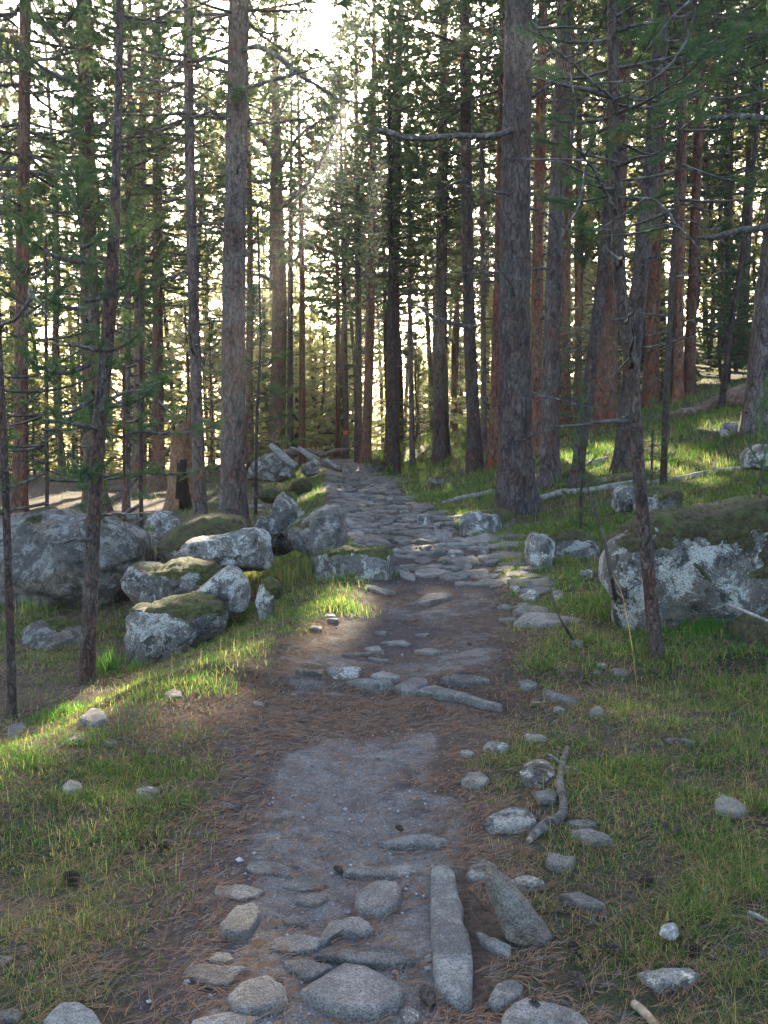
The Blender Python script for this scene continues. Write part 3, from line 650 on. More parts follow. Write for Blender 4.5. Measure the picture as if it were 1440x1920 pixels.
try_place('young', 24, (0.12, 0.54), (32, 45), 1.5, "bushy young pine glowing in the sun at the top of the bank", "bushy young pines at the top of the bank")
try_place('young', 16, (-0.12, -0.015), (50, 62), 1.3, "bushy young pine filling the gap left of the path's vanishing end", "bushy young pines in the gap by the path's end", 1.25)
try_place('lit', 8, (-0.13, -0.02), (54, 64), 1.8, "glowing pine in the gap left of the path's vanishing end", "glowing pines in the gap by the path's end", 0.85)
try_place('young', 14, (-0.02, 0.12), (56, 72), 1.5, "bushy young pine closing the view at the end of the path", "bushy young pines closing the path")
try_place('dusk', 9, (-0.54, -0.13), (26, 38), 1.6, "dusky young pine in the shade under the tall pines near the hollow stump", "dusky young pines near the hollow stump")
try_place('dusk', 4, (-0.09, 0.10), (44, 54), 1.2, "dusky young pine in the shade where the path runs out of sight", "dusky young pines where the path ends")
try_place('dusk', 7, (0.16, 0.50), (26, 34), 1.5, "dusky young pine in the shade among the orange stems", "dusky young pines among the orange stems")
print('far trees', n_far)
# ------------------------------------------------------------------ stones lying in the ground (outline on the ground, own thickness)
STONE_SPOTS = []   # (x, y, radius) kept free of grass and needles
def stone_mesh(name, poly, H, seed, mat, n=44, rough=0.05, tilt=None, dome=3.0, sink=0.06, under=0.0):
    """poly: (k,2) world outline; returns mesh and origin. A domed slab with a worn rim, its foot below the ground."""
    P = smooth_loop(np.asarray(poly, float), n); c = P.mean(0); rng = np.random.default_rng(seed)
    R = np.sqrt(((P - c) ** 2).sum(1)).mean()
    S = np.concatenate([[1.0 + 0.10 * under, 1.02, 1.0, 0.975, 0.93, 0.86], np.linspace(0.76, 0.06, max(4, int(n * 0.2)))])
    ht = np.concatenate([[-1.0, 0.0, 0.55, 0.80, 0.92, 0.97], np.full(max(4, int(n * 0.2)), 1.0)])
    ring = c + (P - c)[None] * S[:, None, None]
    prof = np.where(ht < 0, 0, ht)
    tl = rng.normal(0, 0.10, 2) if tilt is None else np.asarray(tilt)
    top = H * prof[:, None] * (0.86 + 0.14 * (1 - S[:, None] ** dome)) + 0 * ring[..., 0]
    q = ring - c
    top = top * (1 + np.clip((q @ tl) / R, -0.6, 0.9) * 1.0)
    fr = 1.0 / max(R, 0.03)
    nz = fbm(ring[..., 0] * fr * 1.6, ring[..., 1] * fr * 1.6, seed * 1.7, seed, 4) * rough * min(R, 0.35) * 1.6
    pl = np.full(top.shape, 9.0)
    for _f in range(6 if H > 0.042 and name != 'kerb_stone' else 0):
        th_ = rng.uniform(0, 6.28); pl = np.minimum(pl, H * (rng.uniform(0.92, 1.35) - rng.uniform(0.15, 0.75) * (q[..., 0] * cos(th_) + q[..., 1] * sin(th_)) / R))
    top = np.where(prof[:, None] > 0, np.maximum(np.minimum(top, pl), top * 0.25), top)
    step = np.round(fbm(ring[..., 0] * fr * 0.9, ring[..., 1] * fr * 0.9, seed * 0.7, seed + 5, 2) * 3) / 3 * H * (0.16 if name != 'kerb_stone' else 0.0)
    top = top + (nz + step) * np.clip(prof, 0, 1)[:, None]
    top[0] = -sink - 0.02
    jit = 1 + (0.09 if name != 'kerb_stone' else 0.025) * fbm(ring[..., 0] * fr * 4, ring[..., 1] * fr * 4, seed, seed + 3, 2)
    ring = c + (ring - c) * jit[..., None]
    zc = float(height(c[0], c[1])); hg = height(ring[..., 0], ring[..., 1]); zb = 0.5 * hg + 0.5 * zc
    V = np.concatenate([ring, (zb + top)[..., None]], -1).reshape(-1, 3)
    k = len(S); V = np.concatenate([V, [[c[0], c[1], V[(k - 1) * n:(k) * n, 2].mean()]]])
    i = np.arange(k - 1)[:, None] * n; j = np.arange(n)[None]; j2 = (j + 1) % n
    F = np.stack([i + j, i + j2, i + n + j2, i + n + j], -1).reshape(-1, 4)
    T = np.stack([(k - 1) * n + np.arange(n), (k - 1) * n + (np.arange(n) + 1) % n, np.full(n, k * n)], 1)
    org = np.array([c[0], c[1], zc]); V = V - org
    return np_mesh(name, V, [F, T], M[mat], True), org, R

def px_stone(label, pts, H=0.05, mat='path_stone', group=None, n=44, cat='stone', name='stone', seed=None, **kw):
    seed = len(STONE_SPOTS) + 11 if seed is None else seed
    G0 = ground_at([p[0] for p in pts], [p[1] for p in pts]); R0 = np.sqrt(((G0[:, :2] - G0[:, :2].mean(0)) ** 2).sum(1)).mean()
    H = min(max(H, 0.032), 0.45 * R0) if name != 'kerb_stone' else H * 0.8
    H = H * 0.75
    ys = np.array([p[1] for p in pts]); tw = sstep(0.15, 0.85, (ys.max() - ys) / max(ys.max() - ys.min(), 1))
    G1 = ground_at([p[0] for p in pts], [p[1] for p in pts], H * 0.35); G = G0 + (G1 - G0) * tw[:, None]
    me, org, R = stone_mesh(name, G[:, :2], H, seed, mat, n, **kw)
    o = link(name, me, None, org); set_tags(o, label, cat, group); STONE_SPOTS.append((org[0], org[1], R * 0.92)); [STONE_SPOTS.append((g[0] * .85 + org[0] * .15, g[1] * .85 + org[1] * .15, R * .35)) for g in G if name == 'kerb_stone']; return o
def c5(*p): return [(480 + a / 3, 1440 + b / 3) for a, b in p]
def c6(*p): return [(960 + a / 3, 1440 + b / 3) for a, b in p]
def c4(*p): return [(a / 3, 1440 + b / 3) for a, b in p]
def l1(*p): return [(a / 3, 960 + b / 3) for a, b in p]
def m1(*p): return [(480 + a / 3, 960 + b / 3) for a, b in p]
def r1(*p): return [(960 + a / 3, 960 + b / 3) for a, b in p]
B = 'path_stone_blue'
px_stone("long narrow granite slab laid like a kerb along the path", c5((985, 578), (1060, 555), (1115, 595), (1140, 740), (1170, 810), (1165, 900), (1195, 950), (1220, 1100), (1213, 1335), (1150, 1370), (1050, 1300), (1010, 1230), (990, 1050), (983, 800)), 0.055, B, n=90, tilt=(0, 0), dome=12, cat='stone slab', name='kerb_stone', rough=0.012)
px_stone("large dark front slab with rough face at the bottom of the path", c5((245, 1275), (420, 1160), (500, 1115), (620, 1130), (760, 1210), (835, 1280), (790, 1380), (650, 1425), (480, 1415), (340, 1350)), 0.05, 'path_stone', n=80, tilt=(0, -.25), dome=9, rough=.03, cat='stone slab', name='kerb_stone')
px_stone("flat wedge-shaped stone tucked behind the large front slab", c5((150, 1085), (300, 1100), (440, 1140), (360, 1190), (290, 1215), (200, 1165)), 0.04)
px_stone("rounded worn stone bulging from the sandy path", c5((560, 740), (600, 690), (690, 655), (790, 660), (822, 720), (795, 805), (690, 850), (580, 830)), 0.05, n=60)
px_stone("ledge stone with hollow shaded front in the sandy path", c5((350, 1000), (420, 880), (580, 855), (630, 880), (665, 940), (570, 965), (450, 950), (390, 1010)), 0.055, n=60)
px_stone("fist-sized mossy lump in the sandy path", c5((150, 870), (210, 825), (270, 850), (292, 892), (180, 898)), 0.045)
px_stone("squarish stone at the path's edge with a dark gap beside it", [(411, 1748), (445, 1703), (478, 1699), (488, 1715), (470, 1758), (440, 1768), (418, 1762)], 0.07)
px_stone("grey stone beside the heap of brown needles at the bottom of the path", [(428, 1875), (455, 1845), (500, 1835), (530, 1850), (542, 1888), (510, 1902), (440, 1908)], 0.06)
px_stone("broad flat stone stretching across the path behind the front slab", c5((340, 1080), (520, 1040), (860, 1060), (900, 1110), (760, 1140), (500, 1112)), 0.03, n=60)
px_stone("thin bluish flat stone lying across the path where the kerb slab ends", c5((690, 440), (870, 390), (1020, 390), (1078, 415), (1030, 462), (820, 468)), 0.025, B)
px_stone("pale flat stone flush with the sand above the rounded worn stone", c5((490, 585), (620, 565), (790, 590), (790, 630), (600, 638), (500, 625)), 0.02)
px_stone("upper of two white quartz pebbles against the kerb slab", c5((948, 1065), (985, 1048), (992, 1090), (960, 1102)), 0.03, 'white_stone', n=24, cat='pebble', name='pebble')
px_stone("lower of two white quartz pebbles against the kerb slab", c5((948, 1120), (985, 1106), (988, 1135), (955, 1142)), 0.025, 'white_stone', n=24, cat='pebble', name='pebble')
px_stone("small pale round stone between the front slab and the kerb slab", c5((808, 1375), (860, 1350), (920, 1385), (910, 1430), (840, 1440)), 0.05, 'granite_pale')
px_stone("dark mossy stone below the fallen dead branch", [(905, 1558), (925, 1532), (960, 1522), (990, 1525), (1008, 1547), (990, 1562), (930, 1565)], 0.075, 'granite_dark')
px_stone("lumpy stone just beyond the top end of the kerb slab", c5((1175, 630), (1210, 560), (1290, 520), (1350, 550), (1360, 615), (1280, 645), (1190, 645)), 0.07, 'granite_dark')
px_stone("small angular stone in needles at the foot of the grass", [(865, 1475), (880, 1452), (900, 1450), (917, 1465), (905, 1482)], 0.06, 'tan_stone')
px_stone("flat speckled stone between the kerb slab and the triangular stone", c5((1240, 940), (1330, 960), (1430, 1010), (1430, 1080), (1340, 1050), (1260, 990)), 0.035, B)
px_stone("dark grey stone at the lower end of the kerb slab", [(915, 1892), (930, 1850), (960, 1840), (982, 1852), (972, 1882), (940, 1902)], 0.06, B)
px_stone("wide dark stone cut by the bottom of the picture", [(945, 1905), (985, 1883), (1045, 1890), (1095, 1908), (1110, 1950), (940, 1950)], 0.07, B, n=60)
px_stone("long pale blue-grey stone half sunk in dry grass", c6((715, 1165), (850, 1140), (1000, 1130), (1050, 1170), (1000, 1232), (830, 1262), (770, 1230)), 0.05, 'granite_pale', n=60)
px_stone("thin slab showing through the grass past the triangular stone", c6((250, 735), (380, 715), (520, 770), (532, 820), (420, 812), (330, 770)), 0.035, B)
px_stone("low rounded stone behind the triangular tan stone", c6((-25, 655), (80, 615), (175, 640), (182, 680), (60, 692)), 0.05, 'granite_dark')
px_stone("upper flat stone of the pair right of the fallen branch's end", c6((310, 310), (420, 298), (480, 320), (470, 347), (370, 347)), 0.04, B)
px_stone("lower bluish stone of the pair right of the fallen branch's end", c6((330, 368), (440, 360), (540, 395), (572, 430), (470, 442), (350, 402)), 0.045, B)
px_stone("white angular stone alone in the green grass", c6((1135, 210), (1180, 168), (1260, 190), (1318, 240), (1300, 285), (1220, 276), (1150, 262)), 0.10, 'white_stone', n=50, rough=.1, tilt=(0, .2))
px_stone("rounded grey stone that the fallen dead branch leans past", [(975, 1457), (988, 1437), (1015, 1427), (1037, 1438), (1042, 1460), (1015, 1477), (985, 1474)], 0.12, 'granite_pale', n=60, dome=2)
px_stone("thin stone lip sticking out under the rounded grey stone", [(1002, 1490), (1030, 1482), (1045, 1492), (1040, 1510), (1010, 1508)], 0.03, B)
px_stone("pale stone peeking in at the lower corner of the grass", [(85, 1915), (108, 1890), (145, 1888), (172, 1903), (195, 1945), (85, 1945)], 0.11, 'white_stone', n=60, dome=2)
px_stone("white stone in the grass closest to the sunlit strip", c4((348, 115), (390, 78), (450, 88), (467, 130), (420, 152), (360, 152)), 0.09, 'white_stone', dome=2)
px_stone("grey stone in the grass half way between the white stone and the path", c4((760, 148), (820, 115), (900, 135), (892, 177), (830, 192)), 0.06, 'granite_pale')
px_stone("dull stone at the grassy edge above the heap of brown needles", c4((1160, 1092), (1220, 1040), (1290, 1048), (1312, 1090), (1270, 1118)), 0.06)
px_stone("flat grey stone at the very corner of the grass", c4((-40, 1410), (80, 1360), (132, 1380), (100, 1425), (0, 1440)), 0.05, B)
px_stone("small grey stone at the frame's edge in brown needles", c4((-30, 1095), (60, 1058), (75, 1085), (0, 1115)), 0.05, B)
px_stone("bluish stone lying at the rim of the sunlit grass strip", [(147, 1362), (173, 1344), (197, 1344), (200, 1358), (167, 1367)], 0.07, B)
px_stone("pale stone below the sunlit grass strip", l1((375, 1300), (420, 1262), (480, 1270), (472, 1312)), 0.05, 'granite_pale')
px_stone("dark lump of stone beside the pale one under the sunlit strip", l1((570, 1312), (620, 1283), (662, 1300), (640, 1338)), 0.06, 'granite_dark')
px_stone("little mossy stone in needles on the berm before the boulder heap", l1((925, 1052), (980, 1003), (1022, 1020), (1022, 1052), (960, 1067)), 0.08, 'granite_dark')
px_stone("round stone near the thin dark stem at the frame's edge", l1((42, 1265), (60, 1210), (130, 1198), (152, 1222), (90, 1292)), 0.12, B, dome=2)
px_stone("rounded dark stone on the grassy edge level with the stone step", r1((28, 972), (90, 948), (152, 985), (130, 1007), (50, 1002)), 0.07, B)
px_stone("long weathered stone splinter in the grass past the stone step", r1((172, 1022), (240, 1040), (360, 1070), (372, 1090), (300, 1092), (200, 1057)), 0.05, B)
px_stone("small brown-grey stone below the weathered splinter", r1((438, 1132), (490, 1113), (522, 1145), (450, 1172)), 0.06, B)
px_stone("flat pale stone sliver in the deep green grass", r1((858, 1277), (960, 1280), (1032, 1310), (960, 1322)), 0.035, 'granite_pale')
px_stone("small round grey stone behind the standing dark twig", r1((78, 462), (130, 443), (152, 480), (100, 497)), 0.08, 'granite_pale', dome=2)
px_stone("whitish stone just past the standing dark twig", r1((228, 467), (260, 453), (292, 480), (250, 497)), 0.08, 'granite_pale', dome=2)
px_stone("pale stone in grass left of the small round grey stone", r1((-15, 430), (15, 420), (42, 432), (20, 457)), 0.06, 'granite_pale')
px_stone("pale rounded end stone of the stone step", m1((398, 892), (450, 865), (530, 873), (592, 915), (560, 942), (440, 937)), 0.08, 'granite_pale', n=60, dome=2)
px_stone("flat step stone with undercut shaded edge", m1((508, 952), (600, 940), (750, 968), (778, 1002), (700, 1004), (600, 992)), 0.09, B, n=60)
px_stone("light slab lying behind the undercut step stone", m1((638, 937), (720, 910), (808, 930), (790, 957), (720, 962)), 0.05, 'path_stone')
px_stone("broad dark flat stone near the end of the stone step", m1((1040, 962), (1120, 920), (1270, 918), (1312, 955), (1240, 987), (1130, 982)), 0.05, B, n=60)
px_stone("long low edging stone running out from the step into the grass", m1((850, 1018), (1000, 988), (1150, 1030), (1390, 1108), (1372, 1125), (1200, 1085), (1020, 1048)), 0.05, B, n=70)
px_stone("thin dark edge stone where the step meets the berm", m1((218, 892), (330, 908), (365, 932), (250, 914)), 0.05, 'granite_dark')
px_stone("smooth bare patch stone in the gap of the step", m1((780, 1005), (880, 930), (960, 930), (960, 985), (860, 1040)), 0.03, 'path_stone')
for lab, p in (("topmost of the pale stone chips in the dark earth", ((655, 686), (740, 678), (730, 697))), ("longest pale chip in the middle of the dark earth", ((700, 737), (830, 728), (872, 757), (800, 757))),
               ("pale chip with jagged edge in the dark earth", ((608, 767), (690, 763), (722, 802), (650, 792))), ("thin pale sliver on the berm side of the dark earth", ((480, 802), (640, 798), (645, 812), (560, 818))),
               ("pale chip nearest the step in the dark earth", ((628, 822), (742, 838), (740, 850), (700, 852))), ("pale chip on the far side of the dark earth", ((898, 692), (972, 688), (962, 708)))):
    px_stone(lab, m1(*p), 0.025, 'path_stone', n=28)
px_stone("smooth half-buried slab at the edge of the dark earth", m1((888, 792), (1000, 778), (1062, 800), (960, 808)), 0.035, 'path_stone')
px_stone("pale domed paving stone where the cobbles meet the needle patch", m1((885, 517), (1000, 458), (1090, 468), (1098, 497), (960, 532)), 0.07, 'path_stone', n=60)
px_stone("white-topped stone lying loose on the cobbles", m1((800, 350), (830, 342), (895, 372), (885, 390), (815, 368)), 0.09, 'white_stone')
px_stone("angular dark stone on the far cobbles below the bank", [(722, 935), (732, 930), (740, 934), (738, 940), (724, 941)], 0.10, 'granite_dark')
px_stone("pale round rock on the grassy edge beyond the cobbles", [(782, 980), (790, 970), (805, 969), (812, 978), (800, 986), (785, 985)], 0.2, 'granite_pale', dome=2)
px_stone("smaller pale rock beside the pale round one", [(813, 987), (822, 980), (832, 990), (820, 996)], 0.12, 'granite_pale', dome=2)
px_stone("low wedge of rock in lush grass by the cobbles", [(815, 1008), (820, 998), (850, 1005), (845, 1013)], 0.12, 'path_stone')
px_stone("pale flat rock edging the bare patch beside the cobbles", [(862, 1015), (885, 1008), (925, 1008), (930, 1016), (880, 1024)], 0.06, 'path_stone')
px_stone("pointed grey rock on the bare patch beside the cobbles", [(893, 1035), (905, 1025), (918, 1032), (915, 1041), (900, 1043)], 0.15, 'granite', dome=2)
px_stone("grey rock standing at the rim of the cobbles", [(840, 1042), (848, 1033), (865, 1035), (870, 1044), (850, 1050)], 0.12, 'granite', dome=2)
px_stone("flat rock in the turf past the pointed grey rock", [(905, 1055), (925, 1048), (940, 1053), (930, 1061), (912, 1062)], 0.07, B)
px_stone("pale flat rock at the edge of the sunlit turf speck", [(975, 1120), (990, 1115), (1012, 1118), (1000, 1127), (980, 1126)], 0.05, 'granite_pale')
px_stone("pale rock beside the shaded grass near the mossy flat rock", [(1085, 1083), (1096, 1072), (1112, 1074), (1110, 1084), (1095, 1088)], 0.10, 'granite_pale')
px_stone("small flat rock on the turf under the whitish stone", [(935, 1165), (955, 1158), (975, 1163), (960, 1172)], 0.04, B)

# paving stones of the old path beyond the dark earth
rngC = np.random.default_rng(5); far_v, far_f, far_n = [], [], 0; n_cob = 0
y = 6.9
def cobble_poly(cx, cy, a, b, rot, rng):
    k = rng.integers(5, 8); th = np.sort(np.linspace(0, 2 * pi, k, endpoint=False) + rng.uniform(-0.3, 0.3, k)); r = rng.uniform(0.8, 1.12, k)
    sq = 1 / np.maximum(np.abs(np.cos(th)), np.abs(np.sin(th))) ** 0.75
    p = np.stack([a * r * sq * np.cos(th), b * r * sq * np.sin(th)], 1); c, s = cos(rot), sin(rot)
    return p @ np.array([[c, s], [-s, c]]) + [cx, cy]
while y < 42:
    w = float(path_w(y)); x0 = -w * rngC.uniform(0.9, 1.15); end = w * rngC.uniform(0.95, 1.25) + (0.35 if 6.5 < y < 13 else 0)
    dy = rngC.uniform(0.22, 0.36)
    while x0 < end:
        wd = rngC.choice([0.2, 0.28, 0.36, 0.46, 0.6]) * rngC.uniform(0.85, 1.15); cx = float(path_x(y)) + x0 + wd / 2; cy = y + rngC.normal(0, 0.05)
        ok = not any((cx - a) ** 2 + (cy - b) ** 2 < (0.6 * r + 0.12) ** 2 for a, b, r in STONE_SPOTS[:100] if r > .05)
        skip = rngC.random() < (0.16 if y > 8.6 else 0.45) or (y < 7.9 and -0.45 < cx - 0.2 < 0.5)
        if ok and not skip:
            poly = cobble_poly(cx, cy, wd * 0.50, dy * 0.50 * rngC.uniform(0.9, 1.2), rngC.normal(0, 0.16), rngC); Hs = rngC.uniform(0.012, 0.052)
            me, org, R = stone_mesh('paving_stone', poly, Hs, int(rngC.integers(1e5)), ['path_stone', 'path_dark', 'path_stone_blue', 'path_dark'][rngC.integers(4)], 30 if y < 14 else 18, rough=0.13, dome=5, tilt=(rngC.normal(0, .25), rngC.normal(.1, .3)))
            if y < 24.5 and n_cob < 290:
                o = link('paving_stone', me, None, org); set_tags(o, "worn grey paving stone in the uneven cobbled stretch of the path", 'paving stone', "paving stones of the old path"); n_cob += 1
            else:
                v = np.zeros(len(me.vertices) * 3, np.float32); me.vertices.foreach_get('co', v); v = v.reshape(-1, 3) + org
                for p in me.polygons: far_f.append([q + far_n for q in p.vertices])
                far_v.append(v); far_n += len(v); bpy.data.meshes.remove(me)
            if y < 14: STONE_SPOTS.append((cx, cy, min(wd, dy) * 0.42))
        x0 += wd * rngC.uniform(1.0, 1.12)
    y += dy * 1.04
me = np_mesh('cobbles', np.concatenate(far_v), [np.array([f for f in far_f if len(f) == 4]), np.array([f for f in far_f if len(f) == 3])], M['path_dark'], True)
o = link('cobbles', me); set_tags(o, "far stretch of cobbles running to the end of the path", 'cobbles', None, 'stuff')
print('cobbles', n_cob)

# ------------------------------------------------------------------ boulders: an outline with real depth, broken by facets
def boulder(label, Y, px, depth=0.5, mat='granite', seed=1, moss=None, moss_at=(0.35, 0.0), facets=9, group=None, rough=0.11, cat='boulder', name='boulder', p=2.4, n=120, sinkz=0.35, lean=0.0, moss_h=0.018, moss_mat='moss'):
    if Y is None: by = max(q[1] for q in px) - 8; Y = float(ground_at(np.mean([q[0] for q in px]), by)[0][1])
    P = at_depth([q[0] for q in px], [q[1] for q in px], Y); zg = float(height(P[:, 0].mean(), Y)); rng = np.random.default_rng(seed)
    Q = smooth_loop(P[:, [0, 2]], n); lo = Q[:, 1] < zg + 0.10; Q[lo, 1] -= sinkz
    c = Q.mean(0); R = np.sqrt(((Q - c) ** 2).sum(1)).mean(); D = depth
    k = 44; a = np.linspace(0, pi, k)                                   # from the front pole to the back pole
    s = np.sin(a) ** (2 / p); yy = -np.sign(np.cos(a)) * np.abs(np.cos(a)) ** (2 / p) * D
    ring = c + (Q - c)[None] * s[:, None, None]
    V = np.stack([ring[..., 0], Y + D * 0.85 + yy[:, None] + 0 * ring[..., 0] + lean * (ring[..., 1] - zg), ring[..., 1]], -1)
    cen = np.array([c[0], Y + D * 0.85, c[1]]); X = (V - cen).reshape(-1, 3)
    sc = np.array([np.abs(Q[:, 0] - c[0]).max(), D, np.abs(Q[:, 1] - c[1]).max()])
    for f in range(facets):
        nn = rng.normal(size=3); nn[1] = -abs(nn[1]) - 0.5; nn[2] *= 0.8; nn /= np.linalg.norm(nn); w = nn * sc; ext = np.linalg.norm(w) * rng.uniform(0.66, 0.86)
        d = X @ nn; X = X - nn * (np.maximum(d - ext, 0) * 0.85)[:, None]
    dr = X / np.maximum(np.linalg.norm(X / sc, axis=1, keepdims=True), 1e-6) / sc; dr /= np.maximum(np.linalg.norm(dr, axis=1, keepdims=True), 1e-9)
    g = X + cen; f1 = 1.1 / R
    st_ = fbm(g[:, 0] * f1 * 0.7 + g[:, 2] * f1 * 0.4, g[:, 1] * f1 * .8, g[:, 2] * f1 * 1.1, seed + 40, 2) * 4; stp = (np.floor(st_) + sstep(0.35, 0.65, st_ - np.floor(st_))) / 4
    nz = stp * 1.3 + fbm(g[:, 0] * f1 * 1.3, g[:, 1] * f1 * 1.3, g[:, 2] * f1 * 1.3, seed, 2) * 0.8 + (1 - 2 * np.abs(fbm(g[:, 0] * f1 * 2.6, g[:, 1] * f1 * 2.6, g[:, 2] * f1 * 2.6, seed + 7, 3))) * 0.45 + fbm(g[:, 0] * f1 * 8, g[:, 1] * f1 * 8, g[:, 2] * f1 * 8, seed + 17, 3) * 0.4
    X = X + dr * (nz * rough * min(R, 0.8))[:, None]
    org = np.array([cen[0], cen[1], zg]); V = X + cen - org
    i = np.arange(k - 1)[:, None] * n; j = np.arange(n)[None]; j2 = (j + 1) % n
    F = np.stack([i + j, i + j2, i + n + j2, i + n + j], -1).reshape(-1, 4)
    area = np.cross(V[F[:, 1]] - V[F[:, 0]], V[F[:, 2]] - V[F[:, 0]])
    if (area * (V[F].mean(1) - (cen - org))).sum() < 0: F = F[:, ::-1]
    me = np_mesh(name, V, F, M[mat], True); o = link(name, me, None, org); set_tags(o, label, cat, group)
    STONE_SPOTS.append((org[0], org[1], R * 0.8))
    if moss is not None:
        N = np.zeros(len(V) * 3, np.float32); me.vertices.foreach_get('normal', N) if False else None
        fn = np.cross(V[F[:, 1]] - V[F[:, 0]], V[F[:, 3]] - V[F[:, 0]]); N = np.zeros_like(V)
        for q in range(4): np.add.at(N, F[:, q], fn)
        N /= np.maximum(np.linalg.norm(N, axis=1, keepdims=True), 1e-9)
        gx = V + org
        rel = (V[:, 2]) / max(V[:, 2].max(), 0.05)
        m = 0.45 * N[:, 2] + 0.75 * rel + 0.72 * fbm(gx[:, 0] * 4.2, gx[:, 1] * 4.2, gx[:, 2] * 4.2, seed + 31, 4, 0.6) + moss_at[1] * (V[:, 0] / max(sc[0], .01)) - moss_at[0] - 0.52
        keep = m[F].max(1) > 0; f = F[keep]
        if len(f) > 6:
            used, inv = np.unique(f, return_inverse=True); mm = m[used]
            gz = gx[used]; up = np.clip(mm * 4.0, -0.12, 1) * moss_h * (1 + 0.8 * fbm(gz[:, 0] * 14, gz[:, 1] * 14, gz[:, 2] * 14, seed, 3))
            mv = V[used] + N[used] * up[:, None]
            ff = inv.reshape(f.shape); nb = int(min(9000, 60 + 9000 * R * R)); rb = np.random.default_rng(seed + 5); pick = rb.integers(0, len(ff), nb); w1, w2 = rb.random((2, nb, 1)); q = mv[ff[pick]]
            bp = (q[:, 0] * (1 - w1) + q[:, 1] * w1) * (1 - w2) + (q[:, 3] * (1 - w1) + q[:, 2] * w1) * w2; bd = N[used][ff[pick, 0]] + rb.normal(0, 0.5, (nb, 3)); bd[:, 2] += .3; bd /= np.linalg.norm(bd, axis=1, keepdims=True)
            gone = mm[ff[pick]].mean(1) > 0.0; bp, bd = bp[gone], bd[gone]; nb = len(bp); bl = rb.uniform(.008, .028, (nb, 1)) * (1 + 1.0 * (rb.random((nb, 1)) < .06)) * (Y / 8) ** .5; sv = np.cross(bd, rb.normal(size=(nb, 3))); sv *= .0016 * (Y / 7) / np.maximum(np.linalg.norm(sv, axis=1, keepdims=True), 1e-6)
            bv = np.stack([bp - sv, bp + sv, bp + bd * bl], 1).reshape(-1, 3); bf = np.arange(nb * 3).reshape(-1, 3) + len(mv)
            link('moss', np_mesh('moss', np.concatenate([mv, bv]), [ff, bf], M[moss_mat], True), o)
    return o

boulder("white-lichened granite boulder with moss cap, lowest of the heap", 7.1, l1((632, 660), (660, 620), (720, 595), (800, 585), (880, 556), (1000, 535), (1130, 552), (1195, 600), (1210, 660), (1185, 760), (1100, 800), (1000, 820), (850, 840), (720, 850), (665, 780)), 0.42, 'granite_pale', 21, moss=1, moss_at=(0.30, 0.0))
boulder("jagged pale boulder behind the moss-capped lowest one", 8.0, l1((625, 400), (660, 362), (740, 348), (830, 360), (950, 338), (1150, 350), (1190, 400), (1190, 520), (1100, 600), (850, 610), (740, 600), (690, 525), (648, 462)), 0.5, 'granite_pale', 22, moss=1, moss_at=(0.45, 0.25))
boulder("smooth peaked grey boulder at the front of the heap", 7.7, l1((985, 530), (1080, 472), (1170, 385), (1250, 333), (1312, 358), (1365, 430), (1375, 520), (1350, 590), (1180, 610), (1020, 600)), 0.35, 'granite', 23, rough=.035)
boulder("mossy hump sloping above the jagged pale boulder", 9.4, l1((760, 350), (820, 250), (900, 140), (1000, 85), (1150, 70), (1290, 90), (1330, 150), (1330, 300), (1200, 420), (900, 440), (780, 400)), 0.8, 'granite_dark', 24, moss=1, moss_at=(0.0, 0), moss_mat='moss_brown')
boulder("ragged pale rock in the middle of the heap, dry grass on it", 8.8, [(305, 1070), (328, 1035), (350, 1018), (400, 1012), (440, 1005), (480, 1008), (498, 1022), (495, 1075), (440, 1090), (330, 1090)], 0.5, 'granite_pale', 25, rough=.1)
boulder("pointed grey boulder at the top of the heap", 11.0, [(497, 1020), (503, 965), (512, 938), (524, 930), (545, 948), (566, 975), (572, 1010), (545, 1040), (510, 1045)], 0.4, 'granite', 26, facets=5)
boulder("small pale rock wedged beside the pointed boulder", 10.9, [(468, 1015), (478, 985), (486, 970), (500, 985), (505, 1020), (495, 1035), (472, 1030)], 0.25, 'granite', 27)
boulder("dark overhanging boulder with mossy slanted top next to the cobbles", 9.9, [(522, 1010), (545, 992), (575, 970), (605, 956), (630, 955), (641, 972), (643, 1010), (632, 1050), (600, 1060), (560, 1040), (535, 1028)], 0.5, 'granite_dark', 28, moss=1, moss_at=(0.55, -0.5), facets=6)
boulder("low mossy rock bordering the cobbles", 8.7, [(583, 1062), (600, 1046), (640, 1036), (690, 1035), (725, 1036), (742, 1055), (738, 1085), (680, 1095), (600, 1090)], 0.4, 'granite', 29, moss=1, moss_at=(0.30, 0.3))
boulder("small pale rock stuck in the heath under the low mossy rock", 7.5, [(476, 1130), (482, 1105), (500, 1093), (516, 1105), (515, 1125), (500, 1150), (480, 1150)], 0.2, 'granite_pale', 30, moss=1, moss_at=(0.6, 0.8))
boulder("huge grey boulder on the lower ground with needles on top", 9.3, [(-70, 1000), (-20, 990), (20, 978), (62, 976), (100, 990), (150, 992), (190, 1006), (214, 1026), (228, 1066), (222, 1115), (150, 1150), (60, 1170), (-60, 1170)], 1.0, 'granite_dark', 31, moss=1, moss_at=(0.75, 0), moss_mat='moss_brown', n=150, rough=.13)
boulder("low dark rock with yellow-green moss rim on the lower ground", 7.8, [(-30, 1212), (0, 1202), (45, 1186), (100, 1178), (138, 1180), (146, 1196), (125, 1212), (0, 1222)], 0.35, 'granite_dark', 32, moss=1, moss_at=(0.5, 0))
boulder("grey rock behind the tiny slim sapling stem", 14.5, [(265, 1000), (272, 970), (290, 962), (315, 965), (325, 985), (318, 1010), (280, 1015)], 0.3, 'granite', 33)
